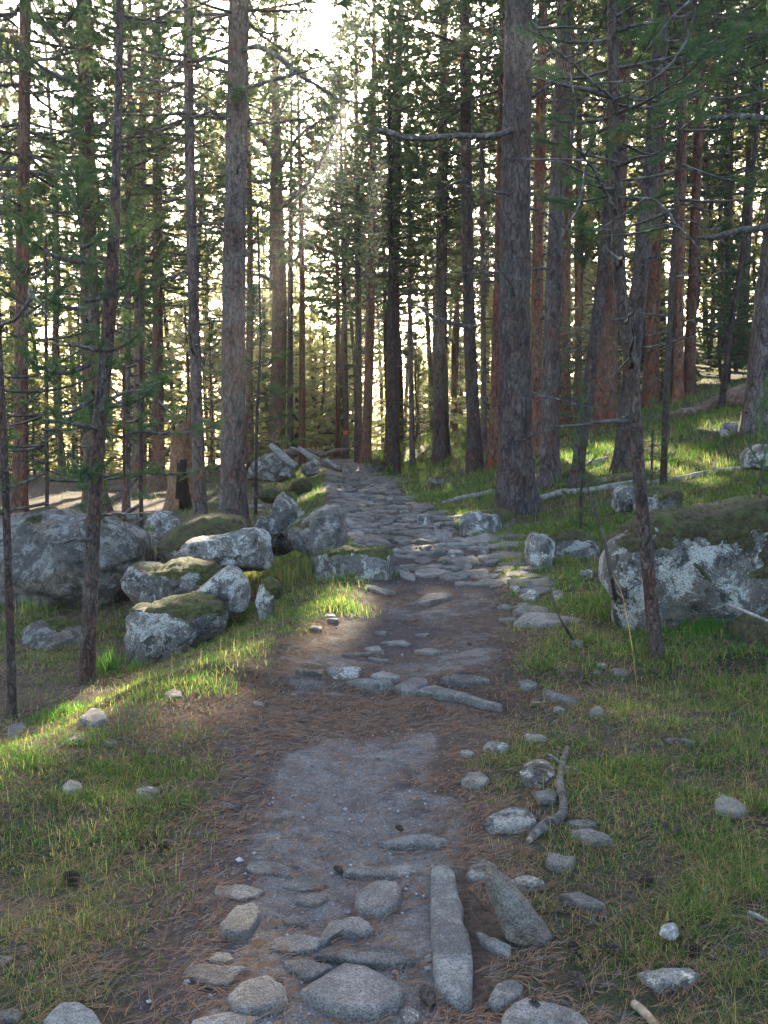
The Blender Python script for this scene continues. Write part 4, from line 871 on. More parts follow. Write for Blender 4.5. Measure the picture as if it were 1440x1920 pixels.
boulder("big pale lichen-covered boulder behind the thin crooked pine", 6.3, [(1158, 1110), (1160, 1060), (1172, 1030), (1205, 1012), (1245, 980), (1290, 972), (1330, 972), (1390, 962), (1460, 955), (1560, 955), (1600, 1050), (1560, 1190), (1420, 1200), (1300, 1190), (1220, 1170), (1180, 1150)], 0.5, 'granite_pale', 34, moss=1, moss_at=(0.10, 0.30), n=180, rough=.075, moss_mat='moss_brown', moss_h=0.025)
boulder("earthy brown hummock of grass roots at the frame's edge", 5.6, [(1385, 1225), (1400, 1195), (1440, 1180), (1500, 1185), (1520, 1260), (1440, 1270), (1395, 1255)], 0.3, 'granite_dark', 35, moss=1, moss_at=(-0.6, 0), moss_mat='moss_brown', cat='hummock', name='hummock')
boulder("medium pale rock on the turf with a needle-covered slab behind", 9.3, [(994, 1045), (998, 1025), (1010, 1008), (1030, 1010), (1046, 1024), (1045, 1045), (1030, 1060), (1000, 1058)], 0.3, 'granite_pale', 36)
boulder("low needle-covered slab beside the medium pale rock", 9.8, [(1035, 1035), (1045, 1015), (1080, 1010), (1130, 1018), (1140, 1035), (1120, 1055), (1050, 1055)], 0.5, 'granite', 37, moss=1, moss_at=(0.3, 0), moss_mat='moss_brown', p=2)
boulder("round-topped rock with sunlit blades at its side below the thickest trunk", 12.5, [(868, 995), (872, 978), (888, 966), (915, 966), (945, 970), (950, 990), (920, 1005), (880, 1005)], 0.35, 'granite', 38)
boulder("mossy mound beyond the round-topped rock", 13.2, [(900, 985), (915, 965), (940, 960), (965, 968), (975, 985), (950, 995)], 0.4, 'granite_dark', 39, moss=1, moss_at=(-0.3, 0), moss_mat='moss')
boulder("squarish pale rock beneath the fallen grey log", 10.6, [(1158, 955), (1160, 925), (1175, 915), (1196, 920), (1200, 945), (1190, 962), (1165, 962)], 0.25, 'granite_pale', 40)
boulder("mossy dark rock with pale foot beside the dead sapling", 9.4, [(1205, 960), (1212, 930), (1240, 918), (1280, 925), (1298, 940), (1290, 970), (1240, 980)], 0.3, 'granite', 41, moss=1, moss_at=(0.1, 0.4))
boulder("pale slanted rock on the bank among the orange pines", None, [(1210, 735), (1214, 700), (1225, 685), (1240, 690), (1245, 712), (1235, 745)], 0.6, 'granite_pale', 42)
boulder("sunlit pale rock under the orange pine pair", None, [(1048, 785), (1055, 772), (1072, 770), (1082, 780), (1075, 795), (1052, 795)], 0.4, 'granite_pale', 43)
boulder("grey outcrop near the edge of the sunny bank", 11, [(1420, 880), (1424, 850), (1445, 835), (1480, 840), (1480, 890)], 0.4, 'granite', 44)
boulder("little rock in the turf below the edge outcrop on the sunny bank", None, [(1358, 812), (1366, 796), (1385, 795), (1392, 810), (1380, 822)], 0.2, 'granite', 45)
boulder("lichened ledge of rock holding up the log pile", 25, [(458, 900), (465, 876), (488, 856), (512, 852), (532, 866), (540, 892), (520, 905)], 0.9, 'granite', 46)
boulder("small rock below the ledge of the log pile", 23, [(520, 895), (528, 880), (545, 878), (552, 892), (540, 900)], 0.35, 'granite', 47)
boulder("dark flat-topped rock beside the far path under the log pile", 24, [(560, 888), (566, 872), (585, 865), (596, 876), (594, 890), (575, 893)], 0.4, 'granite_dark', 48, facets=4)
boulder("mossy brown hummock left of the small sunlit grass speck", 17, [(543, 920), (550, 905), (565, 900), (578, 908), (580, 920), (560, 926)], 0.35, 'granite_dark', 49, moss=1, moss_at=(-0.5, 0), moss_mat='moss_brown', cat='hummock', name='hummock')
boulder("low mossy hummock above the pointed boulder", 15.2, [(478, 935), (490, 920), (508, 917), (522, 925), (522, 940), (495, 945)], 0.35, 'granite_dark', 50, moss=1, moss_at=(-0.5, 0), moss_mat='moss_brown', cat='hummock', name='hummock')
boulder("mossy hump with a sunlit top at the far path's edge", 29, [(690, 882), (696, 868), (712, 865), (722, 872), (720, 884), (705, 888)], 0.5, 'granite_dark', 51, moss=1, moss_at=(0.1, 0))
boulder("dark mossy stone lump on the bank beside the far path", 21, [(800, 905), (806, 896), (825, 895), (838, 898), (836, 906), (815, 910)], 0.3, 'granite_dark', 52, moss=1, moss_at=(0.3, 0))
boulder("needle-strewn uprooted stump plate under the twin orange pines", None, [(1240, 712), (1248, 690), (1280, 684), (1310, 688), (1322, 700), (1312, 716), (1290, 722), (1265, 718)], 0.5, 'log_brown', 53, cat='stump', name='stump', rough=.12)

# more worn slabs showing flush through the sand
rngP = np.random.default_rng(99); k = 0; tries = 0
while k < 8 and tries < 900:
    tries += 1; yy_ = rngP.uniform(2.25, 3.15); w_ = float(path_w(yy_)); xx_ = float(path_x(yy_)) + rngP.uniform(-w_, w_ * .8); a_ = rngP.uniform(.06, .15)
    if any((xx_ - a) ** 2 + (yy_ - b) ** 2 < (r * .9 + a_ * .75) ** 2 for a, b, r in STONE_SPOTS): continue
    me, org, R = stone_mesh('flat_stone', cobble_poly(xx_, yy_, a_, a_ * .6, rngP.normal(0, .3), rngP), rngP.uniform(.008, .015), 700 + k, 'path_stone', 40, rough=.06, dome=9)
    o = link('flat_stone', me, None, org); set_tags(o, "worn slab showing almost flush through the sandy path", 'stone slab', "worn slabs flush with the sandy path"); STONE_SPOTS.append((xx_, yy_, R * .8)); k += 1

# little stones scattered along the edges of the path
rngS = np.random.default_rng(314); k = 0
while k < 30:
    yy_ = rngS.uniform(2.5, 10.5); sd_ = rngS.choice([-1, 1, 1, 1]); xx_ = float(path_x(yy_)) + sd_ * (float(path_w(yy_)) + rngS.uniform(-0.02, 0.75 if sd_ > 0 else 0.25)); rr_ = rngS.uniform(.022, .065)
    if any((xx_ - a) ** 2 + (yy_ - b) ** 2 < (r + rr_) ** 2 for a, b, r in STONE_SPOTS): continue
    me, org, R = stone_mesh('small_stone', cobble_poly(xx_, yy_, rr_, rr_ * .8, rngS.uniform(0, 3), rngS), rr_ * rngS.uniform(.25, .6), 900 + k, ['path_stone', 'path_stone_blue', 'granite', 'granite_dark'][k % 4], 26, rough=.1)
    o = link('small_stone', me, None, org); set_tags(o, "little grey stone sunk in the needles along the path's edge", 'stone', "little stones along the path's edge"); STONE_SPOTS.append((xx_, yy_, R * .8)); k += 1

boulder("triangular tan stone propped on edge beside the kerb slab", float(ground_at(985, 1780)[0][1]) + 0.01, [(917, 1682), (922, 1670), (934, 1668), (965, 1687), (1000, 1724), (1036, 1768), (1036, 1784), (1010, 1792), (975, 1786), (950, 1772), (932, 1728)], 0.07, 'tan_stone', 61, facets=5, rough=.09, cat='stone', name='stone', sinkz=.0, p=2.6, n=90, lean=0.35)
# ------------------------------------------------------------------ fallen wood, twigs, cones, tufts
def log(label, pts, r, mat='log_wood', cat='log', name='fallen_log', sides=12, rough=0.22, n=None, seed=1, group=None, stubs=(), lift=0.6):
    """pts: (px, py) on the ground or (px, py, Y) at a depth"""
    W3 = []
    for p in pts:
        if len(p) == 2: q = ground_at(p[0], p[1])[0]; q[2] += (np.mean(r) if hasattr(r, '__len__') else r) * lift
        else: q = at_depth(p[0], p[1], p[2])
        W3.append(q)
    W3 = np.array(W3); org = W3[0].copy(); org[2] = float(height(org[0], org[1])); L = np.linalg.norm(np.diff(W3, axis=0), axis=1).sum()
    n = n or max(10, int(L / 0.06)); ln = smooth_line(W3, n)
    rng = np.random.default_rng(seed); ln = ln + np.stack([fbm(np.linspace(0, L * 1.5, n), k * 5.0, seed, seed, 2) for k in range(3)], 1) * (np.mean(r)) * 0.5
    rr = np.interp(np.linspace(0, 1, n), np.linspace(0, 1, len(r)), r) if hasattr(r, '__len__') else np.full(n, r)
    mb = MB(); mb.tube(ln - org, rr, sides, rough, seed, True)
    for (t, dx, dy, dz, l, rs) in stubs:
        p = ln[int(t * (n - 1))] - org; mb.tube([p, p + np.array([dx, dy, dz]) * l * 0.5 + rng.normal(0, .01, 3), p + np.array([dx, dy, dz]) * l], [rs, rs * 0.8, rs * 0.5], 7, 0.3, seed + 3)
    o = link(name, mb.mesh(name, M[mat]), None, org); set_tags(o, label, cat, group); return o, ln, rr

M['tan_wood'] = simple_wood('tan_stick_wood', (0.12, 0.085, 0.055), (0.28, 0.21, 0.14), 0.2, 40)
br, ln, rr = log("fallen dead branch with flaky bark and bare yellow patches", [(1064, 1408), (1053, 1440), (1049, 1475), (1056, 1510), (1052, 1535), (1025, 1552), (1000, 1572), (986, 1590)], [0.015, 0.017, 0.020, 0.021, 0.018, 0.021, 0.017, 0.008], 'dead_wood', 'branch', 'fallen_branch', 12, 0.35, 70, 4, stubs=((0.16, -0.6, 0.5, 0.45, 0.09, 0.010), (0.05, -0.9, -0.1, 0.15, 0.07, 0.008), (0.30, 0.8, 0.1, 0.3, 0.03, 0.006)))
NB = NT('peeled_yellow_wood'); NB.color(NB.mix(NB.ramp(NB.noise(NB.coord(), 60, 3), 0.35, 0.65), (0.30, 0.16, 0.05), (0.42, 0.26, 0.09))); M['peeled'] = NB.m
for a, b in ((0.60, 0.70), (0.90, 0.99)):
    i, j = int(a * 69), int(b * 69); v, f, t = tube(ln[i:j + 1] - np.array(br.location), rr[i:j + 1] * 1.04 * np.sin(np.linspace(0.5, pi - 0.5, j - i + 1)) ** 0.3, 10, 0.15, 3, False)
    pb = link('bare_patch', np_mesh('bare_patch', v, f, M['peeled'], True), br); pb["label"] = "bare yellow patch where the bark has peeled"

log("straight grey log lying on the grass below the thickest trunk", [(831, 946), (870, 938), (922, 924)], [0.045, 0.06, 0.055], seed=5)
log("grey split log near the foot of the thickest trunk, outer end pale", [(1002, 940), (1050, 930), (1100, 926), (1190, 912)], [0.05, 0.07, 0.06, 0.07], seed=6)
log("reddish decayed log lying behind the grey split log", [(1110, 912), (1150, 906), (1192, 899)], [0.07, 0.08, 0.06], 'log_brown', seed=7)
log("thin grey log crossing the grass past the dead sapling", [(1205, 912), (1260, 903), (1330, 890), (1420, 878)], [0.045, 0.05, 0.04, 0.03], seed=8)
log("short grey log beside the little bright green sapling", [(1088, 880), (1110, 874), (1140, 864)], [0.05, 0.06, 0.05], seed=9)
log("long fallen trunk under brown needles, climbing the sunny bank", [(1235, 795), (1300, 778), (1370, 755), (1440, 728)], [0.10, 0.16, 0.2, 0.25], 'log_brown', 'fallen tree', 'fallen_tree', 16, 0.12, 60, 10, lift=0.5)
log("dark root-end of a fallen trunk under the big leaning pine", [(1372, 768), (1410, 758), (1500, 745)], [0.14, 0.2, 0.22], 'log_brown', 'fallen tree', 'fallen_tree', 14, 0.2, 30, 11, lift=0.7)
log("thick bleached log leaning on the rock ledge of the log pile", [(508, 836, 24.5), (530, 855, 24.0), (556, 873, 23.5)], [0.085, 0.095, 0.08], seed=12)
log("upright-tilted grey log in the middle of the log pile", [(560, 842, 25), (580, 858, 24.4), (597, 870, 24)], [0.055, 0.06, 0.06], seed=13)
log("thin pale pole sticking up from the log pile", [(545, 838, 25.4), (575, 850, 25.2), (600, 862, 25)], [0.03, 0.045, 0.04], seed=14)
log("dark log lying low at the path end of the log pile", [(600, 868, 25.5), (615, 872, 25.2), (640, 880, 24.6)], [0.08, 0.09, 0.06], 'log_brown', seed=15)
log("grey log end pointing down to the far path", [(612, 864, 25), (625, 872, 24.4), (636, 878, 24)], [0.05, 0.055, 0.05], seed=16)
log("crosswise brown log deep in the log pile", [(530, 850, 26.5), (565, 848, 26.4), (610, 853, 26.2)], [0.09, 0.1, 0.08], 'log_brown', seed=17)
log("short leaning pole with pale tip in the log pile", [(562, 838, 24.2), (572, 846, 24.0), (585, 858, 23.6)], [0.022, 0.03, 0.04], seed=18)
log("slim log behind the path end of the log pile", [(610, 850, 28), (630, 845, 28.3), (655, 842, 28.8)], [0.05, 0.06, 0.05], 'log_brown', seed=19)
log("short grey log on the turf above the pointed boulder", [(458, 952), (478, 951), (495, 953)], [0.045, 0.05, 0.04], seed=20)
log("pale log on the ground behind the huge grey boulder", [(190, 978), (230, 975), (272, 972)], [0.07, 0.08, 0.07], seed=21)
log("small dead stick lying in grass by the medium grey pine's foot", [(388, 946), (410, 943), (440, 950)], [0.03, 0.035, 0.02], seed=22)
log("brown stick at the lower edge of the needle-strewn grass", [(1186, 1888), (1205, 1903), (1232, 1935)], [0.011, 0.012, 0.010], 'tan_wood', 'stick', 'stick', 8, 0.2, seed=23)
log("crooked grey stick near the white mushroom", [(1316, 1688), (1326, 1668), (1345, 1650)], [0.007, 0.009, 0.006], 'log_wood', 'stick', 'stick', 7, 0.3, seed=24)
log("pale broken stick at the edge of the dry grass", [(1405, 1713), (1425, 1722), (1450, 1738)], [0.008, 0.009, 0.007], 'log_wood', 'stick', 'stick', 7, 0.3, seed=25)
log("thin pale stick leaning against the big pale boulder", [(1362, 1134, 5.9), (1400, 1148, 5.6), (1455, 1172, 5.2)], [0.008, 0.010, 0.010], 'log_wood', 'stick', 'stick', 7, 0.2, seed=26)
log("dark bent twig standing upright in the turf", [(1073, 1200), (1060, 1176, 5.75), (1045, 1150, 5.76), (1040, 1125, 5.77), (1030, 1097, 5.78)], [0.009, 0.008, 0.008, 0.006, 0.003], 'twig', 'twig', 'twig', 7, 0.3, seed=27, lift=0)
log("tall orange grass stalk bending over the turf", [(1197, 1312), (1189, 1240, 4.62), (1178, 1170, 4.66), (1165, 1110, 4.72), (1148, 1078, 4.78)], [0.0028, 0.0026, 0.0022, 0.0018, 0.001], 'peeled', 'grass stalk', 'grass_stalk', 5, 0, seed=28, lift=0)
dead_s, ln, rr = log("leaning dead sapling with curled dry leaves beside the pale boulder", [(1158, 1152), (1148, 1090, 6.2), (1135, 1020, 6.2), (1122, 975, 6.2), (1105, 925, 6.2), (1098, 890, 6.2)], [0.017, 0.014, 0.012, 0.009, 0.006, 0.003], 'twig', 'dead sapling', 'dead_sapling', 9, 0.25, 40, 29, lift=0, stubs=((0.55, 0.4, -.2, 0.8, 0.12, 0.004), (0.62, -0.5, 0.1, 0.6, 0.10, 0.003), (0.75, 0.5, .3, 0.5, 0.10, 0.003), (0.82, -.3, -.3, .7, .09, .003)))

# the long bare limbs that cross in front of the far trees
def limb_on(root, Y, px, r, seed, label, twigs=6):
    P = at_depth([p[0] for p in px], [p[1] for p in px], Y); P[:, 1] -= np.linspace(0.0, 0.6, len(P)); P = P - np.array(root.location)
    ln = smooth_line(P, 34); rng = np.random.default_rng(seed); ln = ln + rng.normal(0, 0.004, ln.shape); mb = MB()
    mb.tube(ln, np.interp(np.linspace(0, 1, 34), np.linspace(0, 1, len(r)), r), 8, 0.35, seed)
    for j in range(twigs):
        i = int(rng.integers(8, 33)); d = rng.normal(0, 1, 3); d[2] = d[2] * 0.5 - 0.1; d /= np.linalg.norm(d); l = rng.uniform(0.15, 0.5)
        mb.tube([ln[i], ln[i] + d * l * .5, ln[i] + d * l + rng.normal(0, .06, 3)], [0.008, 0.006, 0.002], 4, cap=False)
    o = link('dead_branch', mb.mesh('long_limb', M['dead_wood']), root); o["label"] = label
limb_on(tr_big[0], 14.3, [(962, 243), (930, 257), (890, 262), (850, 264), (800, 272), (760, 275), (735, 270), (706, 267)], [.045, .04, .045, .04, .045, .045, .04, .025], 41, "long crooked bare limb reaching out over the path", 4)
limb_on(tr_dark[0], 23.8, [(892, 612), (870, 613), (840, 606), (815, 600), (795, 588), (785, 580)], [.06, .055, .06, .05, .04, .02], 42, "crooked bare limb over the path", 5)
t8 = [r for r, c in TREES if "over the mossy boulder heap" in r["label"]][0]
limb_on(t8, 16.4, [(452, 95), (480, 92), (520, 112), (560, 150), (600, 178), (640, 205), (690, 218)], [.05, .045, .04, .035, .03, .02, .01], 43, "long drooping limb reaching towards the path", 12)
limb_on(t8, 16.4, [(452, 168), (480, 165), (520, 158), (570, 150), (630, 136), (660, 118)], [.04, .035, .03, .025, .018, .008], 44, "thin rising dead limb", 8)
limb_on(t8, 16.4, [(430, 118), (400, 116), (370, 128), (330, 132), (290, 128)], [.04, .035, .03, .02, .01], 45, "long bare limb reaching over the medium grey pine", 8)
limb_on(t8, 16.4, [(430, 222), (405, 218), (380, 205), (340, 195), (300, 190)], [.045, .04, .03, .02, .01], 46, "lower bare limb reaching over the medium grey pine", 8)
limb_on(t5[0], 5.6, [(1152, 185), (1110, 175), (1070, 160), (1020, 140), (980, 118), (955, 100)], [.010, .008, .007, .006, .005, .002], 47, "thin bare limb curving up across the thickest trunk", 5)
limb_on(t5[0], 5.6, [(1156, 400), (1120, 365), (1080, 330), (1040, 310), (1000, 296)], [.010, .008, .007, .005, .002], 48, "thin bare limb with pale bark", 6)
limb_on(t5[0], 5.6, [(1150, 190), (1200, 175), (1250, 130), (1260, 60), (1240, 0)], [.010, .008, .007, .006, .003], 49, "thin limb sweeping upward", 6)
limb_on(t5[0], 5.6, [(1158, 370), (1210, 392), (1230, 450), (1250, 505)], [.008, .007, .006, .002], 50, "thin drooping twig", 4)
t9 = [r for r, c in TREES if "stout tan pine" in r["label"]][0]
for k, (pp, lb) in enumerate((([(518, 330), (535, 300), (560, 262), (600, 236), (640, 222)], "bare forked limb curving up over the path"), ([(516, 300), (500, 275), (482, 255), (470, 225)], "bare forked limb rising away from the path"), ([(520, 395), (550, 372), (590, 330), (625, 262), (640, 235)], "long bare sweeping limb"),
        ([(522, 470), (545, 492), (562, 480), (566, 440), (558, 410)], "bare limb bent in a hook"), ([(515, 260), (525, 220), (545, 180), (580, 150)], "thin upright bare limb"), ([(523, 540), (495, 520), (470, 520)], "short bare side limb"))):
    limb_on(t9, 35.8, pp, [.09, .08, .065, .05, .02][:len(pp)], 70 + k, lb, 7)
rt = [r for r, c in TREES if "big leaning pine above" in r["label"]][0]
limb_on(rt, 15.2, [(1460, 418), (1420, 432), (1370, 440), (1320, 455), (1280, 460)], [.06, .055, .05, .04, .015], 51, "long brown limb pointing downhill", 10)
limb_on(rt, 15.2, [(1480, 225), (1430, 228), (1380, 230), (1330, 238), (1300, 245)], [.055, .05, .045, .04, .015], 52, "long level limb above the sunny bank", 10)

# orange trail blaze on the slim pine by the path's end
bz = [o for o in bpy.data.objects if o.get("label", "").startswith("slender pine marked")][0]
NBz = NT('orange_paint'); NBz.color((0.62, 0.14, 0.03)); P = at_depth(648, 811, 42) - np.array(bz.location)
th = np.linspace(-pi * 0.85, -pi * 0.15, 9); rz = 10 * 42 / F_PX / 2 * 1.16; V = np.concatenate([[[P[0] + rz * cos(t), rz * sin(t), P[2] + dz] for t in th] for dz in (-0.08, 0.0, 0.08)])
F = np.array([[i + 9 * k, i + 1 + 9 * k, i + 10 + 9 * k, i + 9 + 9 * k] for k in range(2) for i in range(8)]); link('trail_blaze', np_mesh('trail_blaze', V, F, NBz.m, True), bz)

# burnt hollow stump
sx = at_depth(338, 890, 21.5); sx[2] = float(height(sx[0], sx[1])); st = link('hollow_stump', None, None, sx); set_tags(st, "tall broken stump, rotten orange wood above a charred hollow", 'stump')
zs = np.linspace(-0.15, 2.55, 40); sd = 30; th = np.linspace(0, 2 * pi, sd, endpoint=False); TH, ZZ = np.meshgrid(th, zs)
R = 0.29 - 0.035 * ZZ + 0.18 * np.exp(-np.maximum(ZZ, 0) / 0.4) + 0.05 * fbm(np.cos(TH) * 2, np.sin(TH) * 2, ZZ * 1.4, 61, 3) + 0.05 * np.sin(3 * TH)
topz = 2.1 + 0.45 * fbm(np.cos(TH) * 1.6, np.sin(TH) * 1.6, 0.0, 62, 3) + 0.25 * np.cos(TH - 0.3); Zt = np.minimum(ZZ, topz)
V = np.stack([R * np.cos(TH) + 0.03 * ZZ, R * np.sin(TH), Zt], -1).reshape(-1, 3); i = np.arange(39)[:, None] * sd; j = np.arange(sd)[None]; F = np.stack([i + j, i + (j + 1) % sd, i + sd + (j + 1) % sd, i + sd + j], -1).reshape(-1, 4)
fc = V[F].mean(1); ang = np.arctan2(fc[:, 1], fc[:, 0]); hole = (np.abs(ang - radians(-62)) < 0.50 - 0.18 * np.abs(fc[:, 2] - 0.45)) & (fc[:, 2] < 1.15); hole |= (np.abs(ang - radians(-125)) < 0.16) & (fc[:, 2] > 0.75) & (fc[:, 2] < 1.1)
link('wood_shell', np_mesh('wood_shell', V, F[~hole], M['rotten'], True), st)
Vi = V * np.array([0.82, 0.82, 1.0]); Vi[:, 2] -= 0.05; link('charred_hollow', np_mesh('charred_hollow', Vi, F[:, ::-1][~(np.abs(ang - radians(-62)) < 0.3) | (fc[:, 2] > 0.9)], M['char'], True), st)

# white mushroom with dark stem
mp = ground_at(1256, 1765)[0]; mr = link('mushroom', None, None, mp); set_tags(mr, "pale mushroom with a dark stem in the dry grass", 'mushroom')
NM = NT('mushroom_cap'); NM.color(NM.mix(NM.ramp(NM.noise(NM.coord(), 70, 3), .4, .65), (0.15, 0.14, 0.13), (0.31, 0.295, 0.275)))
def lathe(prof, n=20):
    prof = np.array(prof); th = np.linspace(0, 2 * pi, n, endpoint=False); V = np.stack([prof[:, 0, None] * np.cos(th), prof[:, 0, None] * np.sin(th), np.repeat(prof[:, 1, None], n, 1)], -1).reshape(-1, 3)
    i = np.arange(len(prof) - 1)[:, None] * n; j = np.arange(n)[None]; return V, np.stack([i + j, i + (j + 1) % n, i + n + (j + 1) % n, i + n + j], -1).reshape(-1, 4)
v, f = lathe([(0.0, 0.052), (0.006, 0.030), (0.014, 0.024), (0.024, 0.026), (0.028, 0.032), (0.026, 0.048), (0.018, 0.064), (0.008, 0.071), (0.0005, 0.073)]); v = v * (1 + 0.22 * fbm(v[:, 0] * 60, v[:, 1] * 60, v[:, 2] * 60, 3, 2))[:, None]; link('cap', np_mesh('cap', v * [1.0, 0.9, 0.62] + [0, 0, 0.022], f, NM.m, True), mr, None, (radians(24), radians(-12), 0))
v, f = lathe([(0.010, -0.02), (0.009, 0.02), (0.0075, 0.05), (0.008, 0.060)], 12); link('stem', np_mesh('stem', v, f, M['char'], True), mr)

# pine cones
def cone_mesh():
    vs, fs, n = [], [], 0
    for r in range(9):
        t = (r + 0.5) / 9; R = 0.017 * math.sin(pi * (0.12 + 0.80 * t)) ** 0.8; zz = 0.058 * t; m = 9
        for k in range(m):
            a = 2 * pi * (k + 0.5 * (r % 2)) / m; c, s = cos(a), sin(a); b = 0.35 * R
            q = np.array([[b * c - .0045 * s, b * s + .0045 * c, zz - .004], [b * c + .0045 * s, b * s - .0045 * c, zz - .004], [R * 1.25 * c + .005 * s, R * 1.25 * s - .005 * c, zz + .006], [R * 1.25 * c - .005 * s, R * 1.25 * s + .005 * c, zz + .006], [R * 0.9 * c, R * .9 * s, zz - .003]])
            vs.append(q); fs += [[n, n + 1, n + 2], [n, n + 2, n + 3], [n + 4, n + 3, n + 2], [n, n + 3, n + 4], [n + 1, n + 4, n + 2]]; n += 5
    return np_mesh('pine_cone', np.concatenate(vs), np.array(fs), M['cone'])
NC = NT('pine_cone_scales'); NC.color(NC.mix(NC.ramp(NC.noise(NC.coord(), 90, 2), .35, .65), (0.030, 0.022, 0.018), (0.085, 0.060, 0.045))); M['cone'] = NC.m
cm = cone_mesh()
for k, (px, py, lab) in enumerate(((140, 1708, "dark pine cone in the dry grass above the pale corner stone"), (152, 1652, "dark pine cone in the short grass far from the path"), (315, 1585, "reddish pine cone between the grass and the sandy path"), (1092, 1862, "dark pine cone in needles below the triangular stone"),
        (985, 1893, "dark cone lying against the lower end of the kerb slab"), (1168, 1790, "dark cone in dry grass between the triangular stone and the mushroom"), (1225, 1655, "dark cone in short grass up from the mushroom"), (1277, 1787, "dark cone just below the mushroom"), (1075, 1780, "dark cone at the pointed end of the triangular stone"), (1262, 1568, "dark cone in the green grass under the white angular stone"),
        (1432, 1815, "brown cone at the frame's edge in dry grass"), (812, 1893, "dark cone between the pale round stone and the kerb slab"), (885, 1212, "tiny dark cone at the edge of the dark earth"), (643, 1640, "small dark cone on the sandy path"), (757, 1562, "small brown cone on the path above the thin flat stone"))):
    p = ground_at(px, py)[0]; rr_ = random.Random(k); o = link('pine_cone', cm, None, (p[0], p[1], p[2] + 0.012), (pi / 2 * rr_.uniform(.7, 1.1), 0, rr_.uniform(0, 6.28)), rr_.uniform(0.75, 1.1) * (0.6 if k > 11 else 1)); set_tags(o, lab, 'pine cone', "pine cones on the ground")
# ------------------------------------------------------------------ grass and fallen needles (nobody could count them)
def scatter(zones, seed, margin=1.5, aspect=0.44):
    rng = np.random.default_rng(seed); X, Y, Z = [], [], []
    for k, (y0, y1, dens) in enumerate(zones):
        hw = aspect * y1 + margin; n = int(dens * (y1 - y0) * 2 * hw); y = rng.uniform(y0, y1, n); x = rng.uniform(-hw, hw, n)
        ok = np.abs(x) < aspect * y + margin; X.append(x[ok]); Y.append(y[ok]); Z.append(np.full(ok.sum(), k))
    return np.concatenate(X), np.concatenate(Y), np.concatenate(Z), rng
def off_stones(x, y, grow=1.0):
    ok = np.ones(len(x), bool)
    for a, b, r in STONE_SPOTS:
        ok &= ((x - a) ** 2 + (y - b) ** 2) > (r * grow) ** 2
    return ok

def blades(x, y, z, hgt, wid, col, rng, lean=0.5, segs=True, flop=0.0):
    n = len(x); az = rng.uniform(0, 2 * pi, n); dx, dy = np.cos(az), np.sin(az); ln = np.abs(rng.normal(lean, 0.25, n)) + flop
    b = np.stack([x, y, z - 0.006], 1); s = np.stack([-dy, dx, 0 * dx], 1) * (wid / 2)[:, None]; d = np.stack([dx, dy, 0 * dx], 1)
    up = np.array([0, 0, 1.0])
    m = b + up * (hgt * 0.55 / np.sqrt(1 + (ln * .5) ** 2))[:, None] + d * (hgt * 0.55 * ln * 0.5)[:, None]
    t = b + up * (hgt / np.sqrt(1 + ln ** 2) ** 1.2)[:, None] + d * (hgt * ln * 0.8)[:, None]
    if segs:
        V = np.stack([b - s, b + s, m - s * 0.75, m + s * 0.75, t], 1).reshape(-1, 3); o = np.arange(n)[:, None] * 5
        F = np.concatenate([o + [0, 1, 3], o + [0, 3, 2], o + [2, 3, 4]]); C = np.repeat(col, 5, 0)
    else:
        V = np.stack([b - s, b + s, t], 1).reshape(-1, 3); F = np.arange(n)[:, None] * 3 + [0, 1, 2]; C = np.repeat(col, 3, 0)
    return V, F, C

def grass_colors(n, x, y, rng, dry):
    t = rng.random(n)[:, None]; g = np.array([0.026, 0.078, 0.020]) * (1 - t) + np.array([0.068, 0.132, 0.030]) * t
    s = np.array([0.16, 0.115, 0.055]) * (1 - t) + np.array([0.27, 0.21, 0.11]) * t
    yel = (0.5 + 0.5 * fbm(x / 1.7, y / 1.7, seed=71, octv=2))[:, None]; g = g * (1 - 0.3 * yel) + np.array([0.085, 0.115, 0.028]) * 0.3 * yel
    isd = (rng.random(n) < dry)[:, None]; return np.where(isd, s, g)

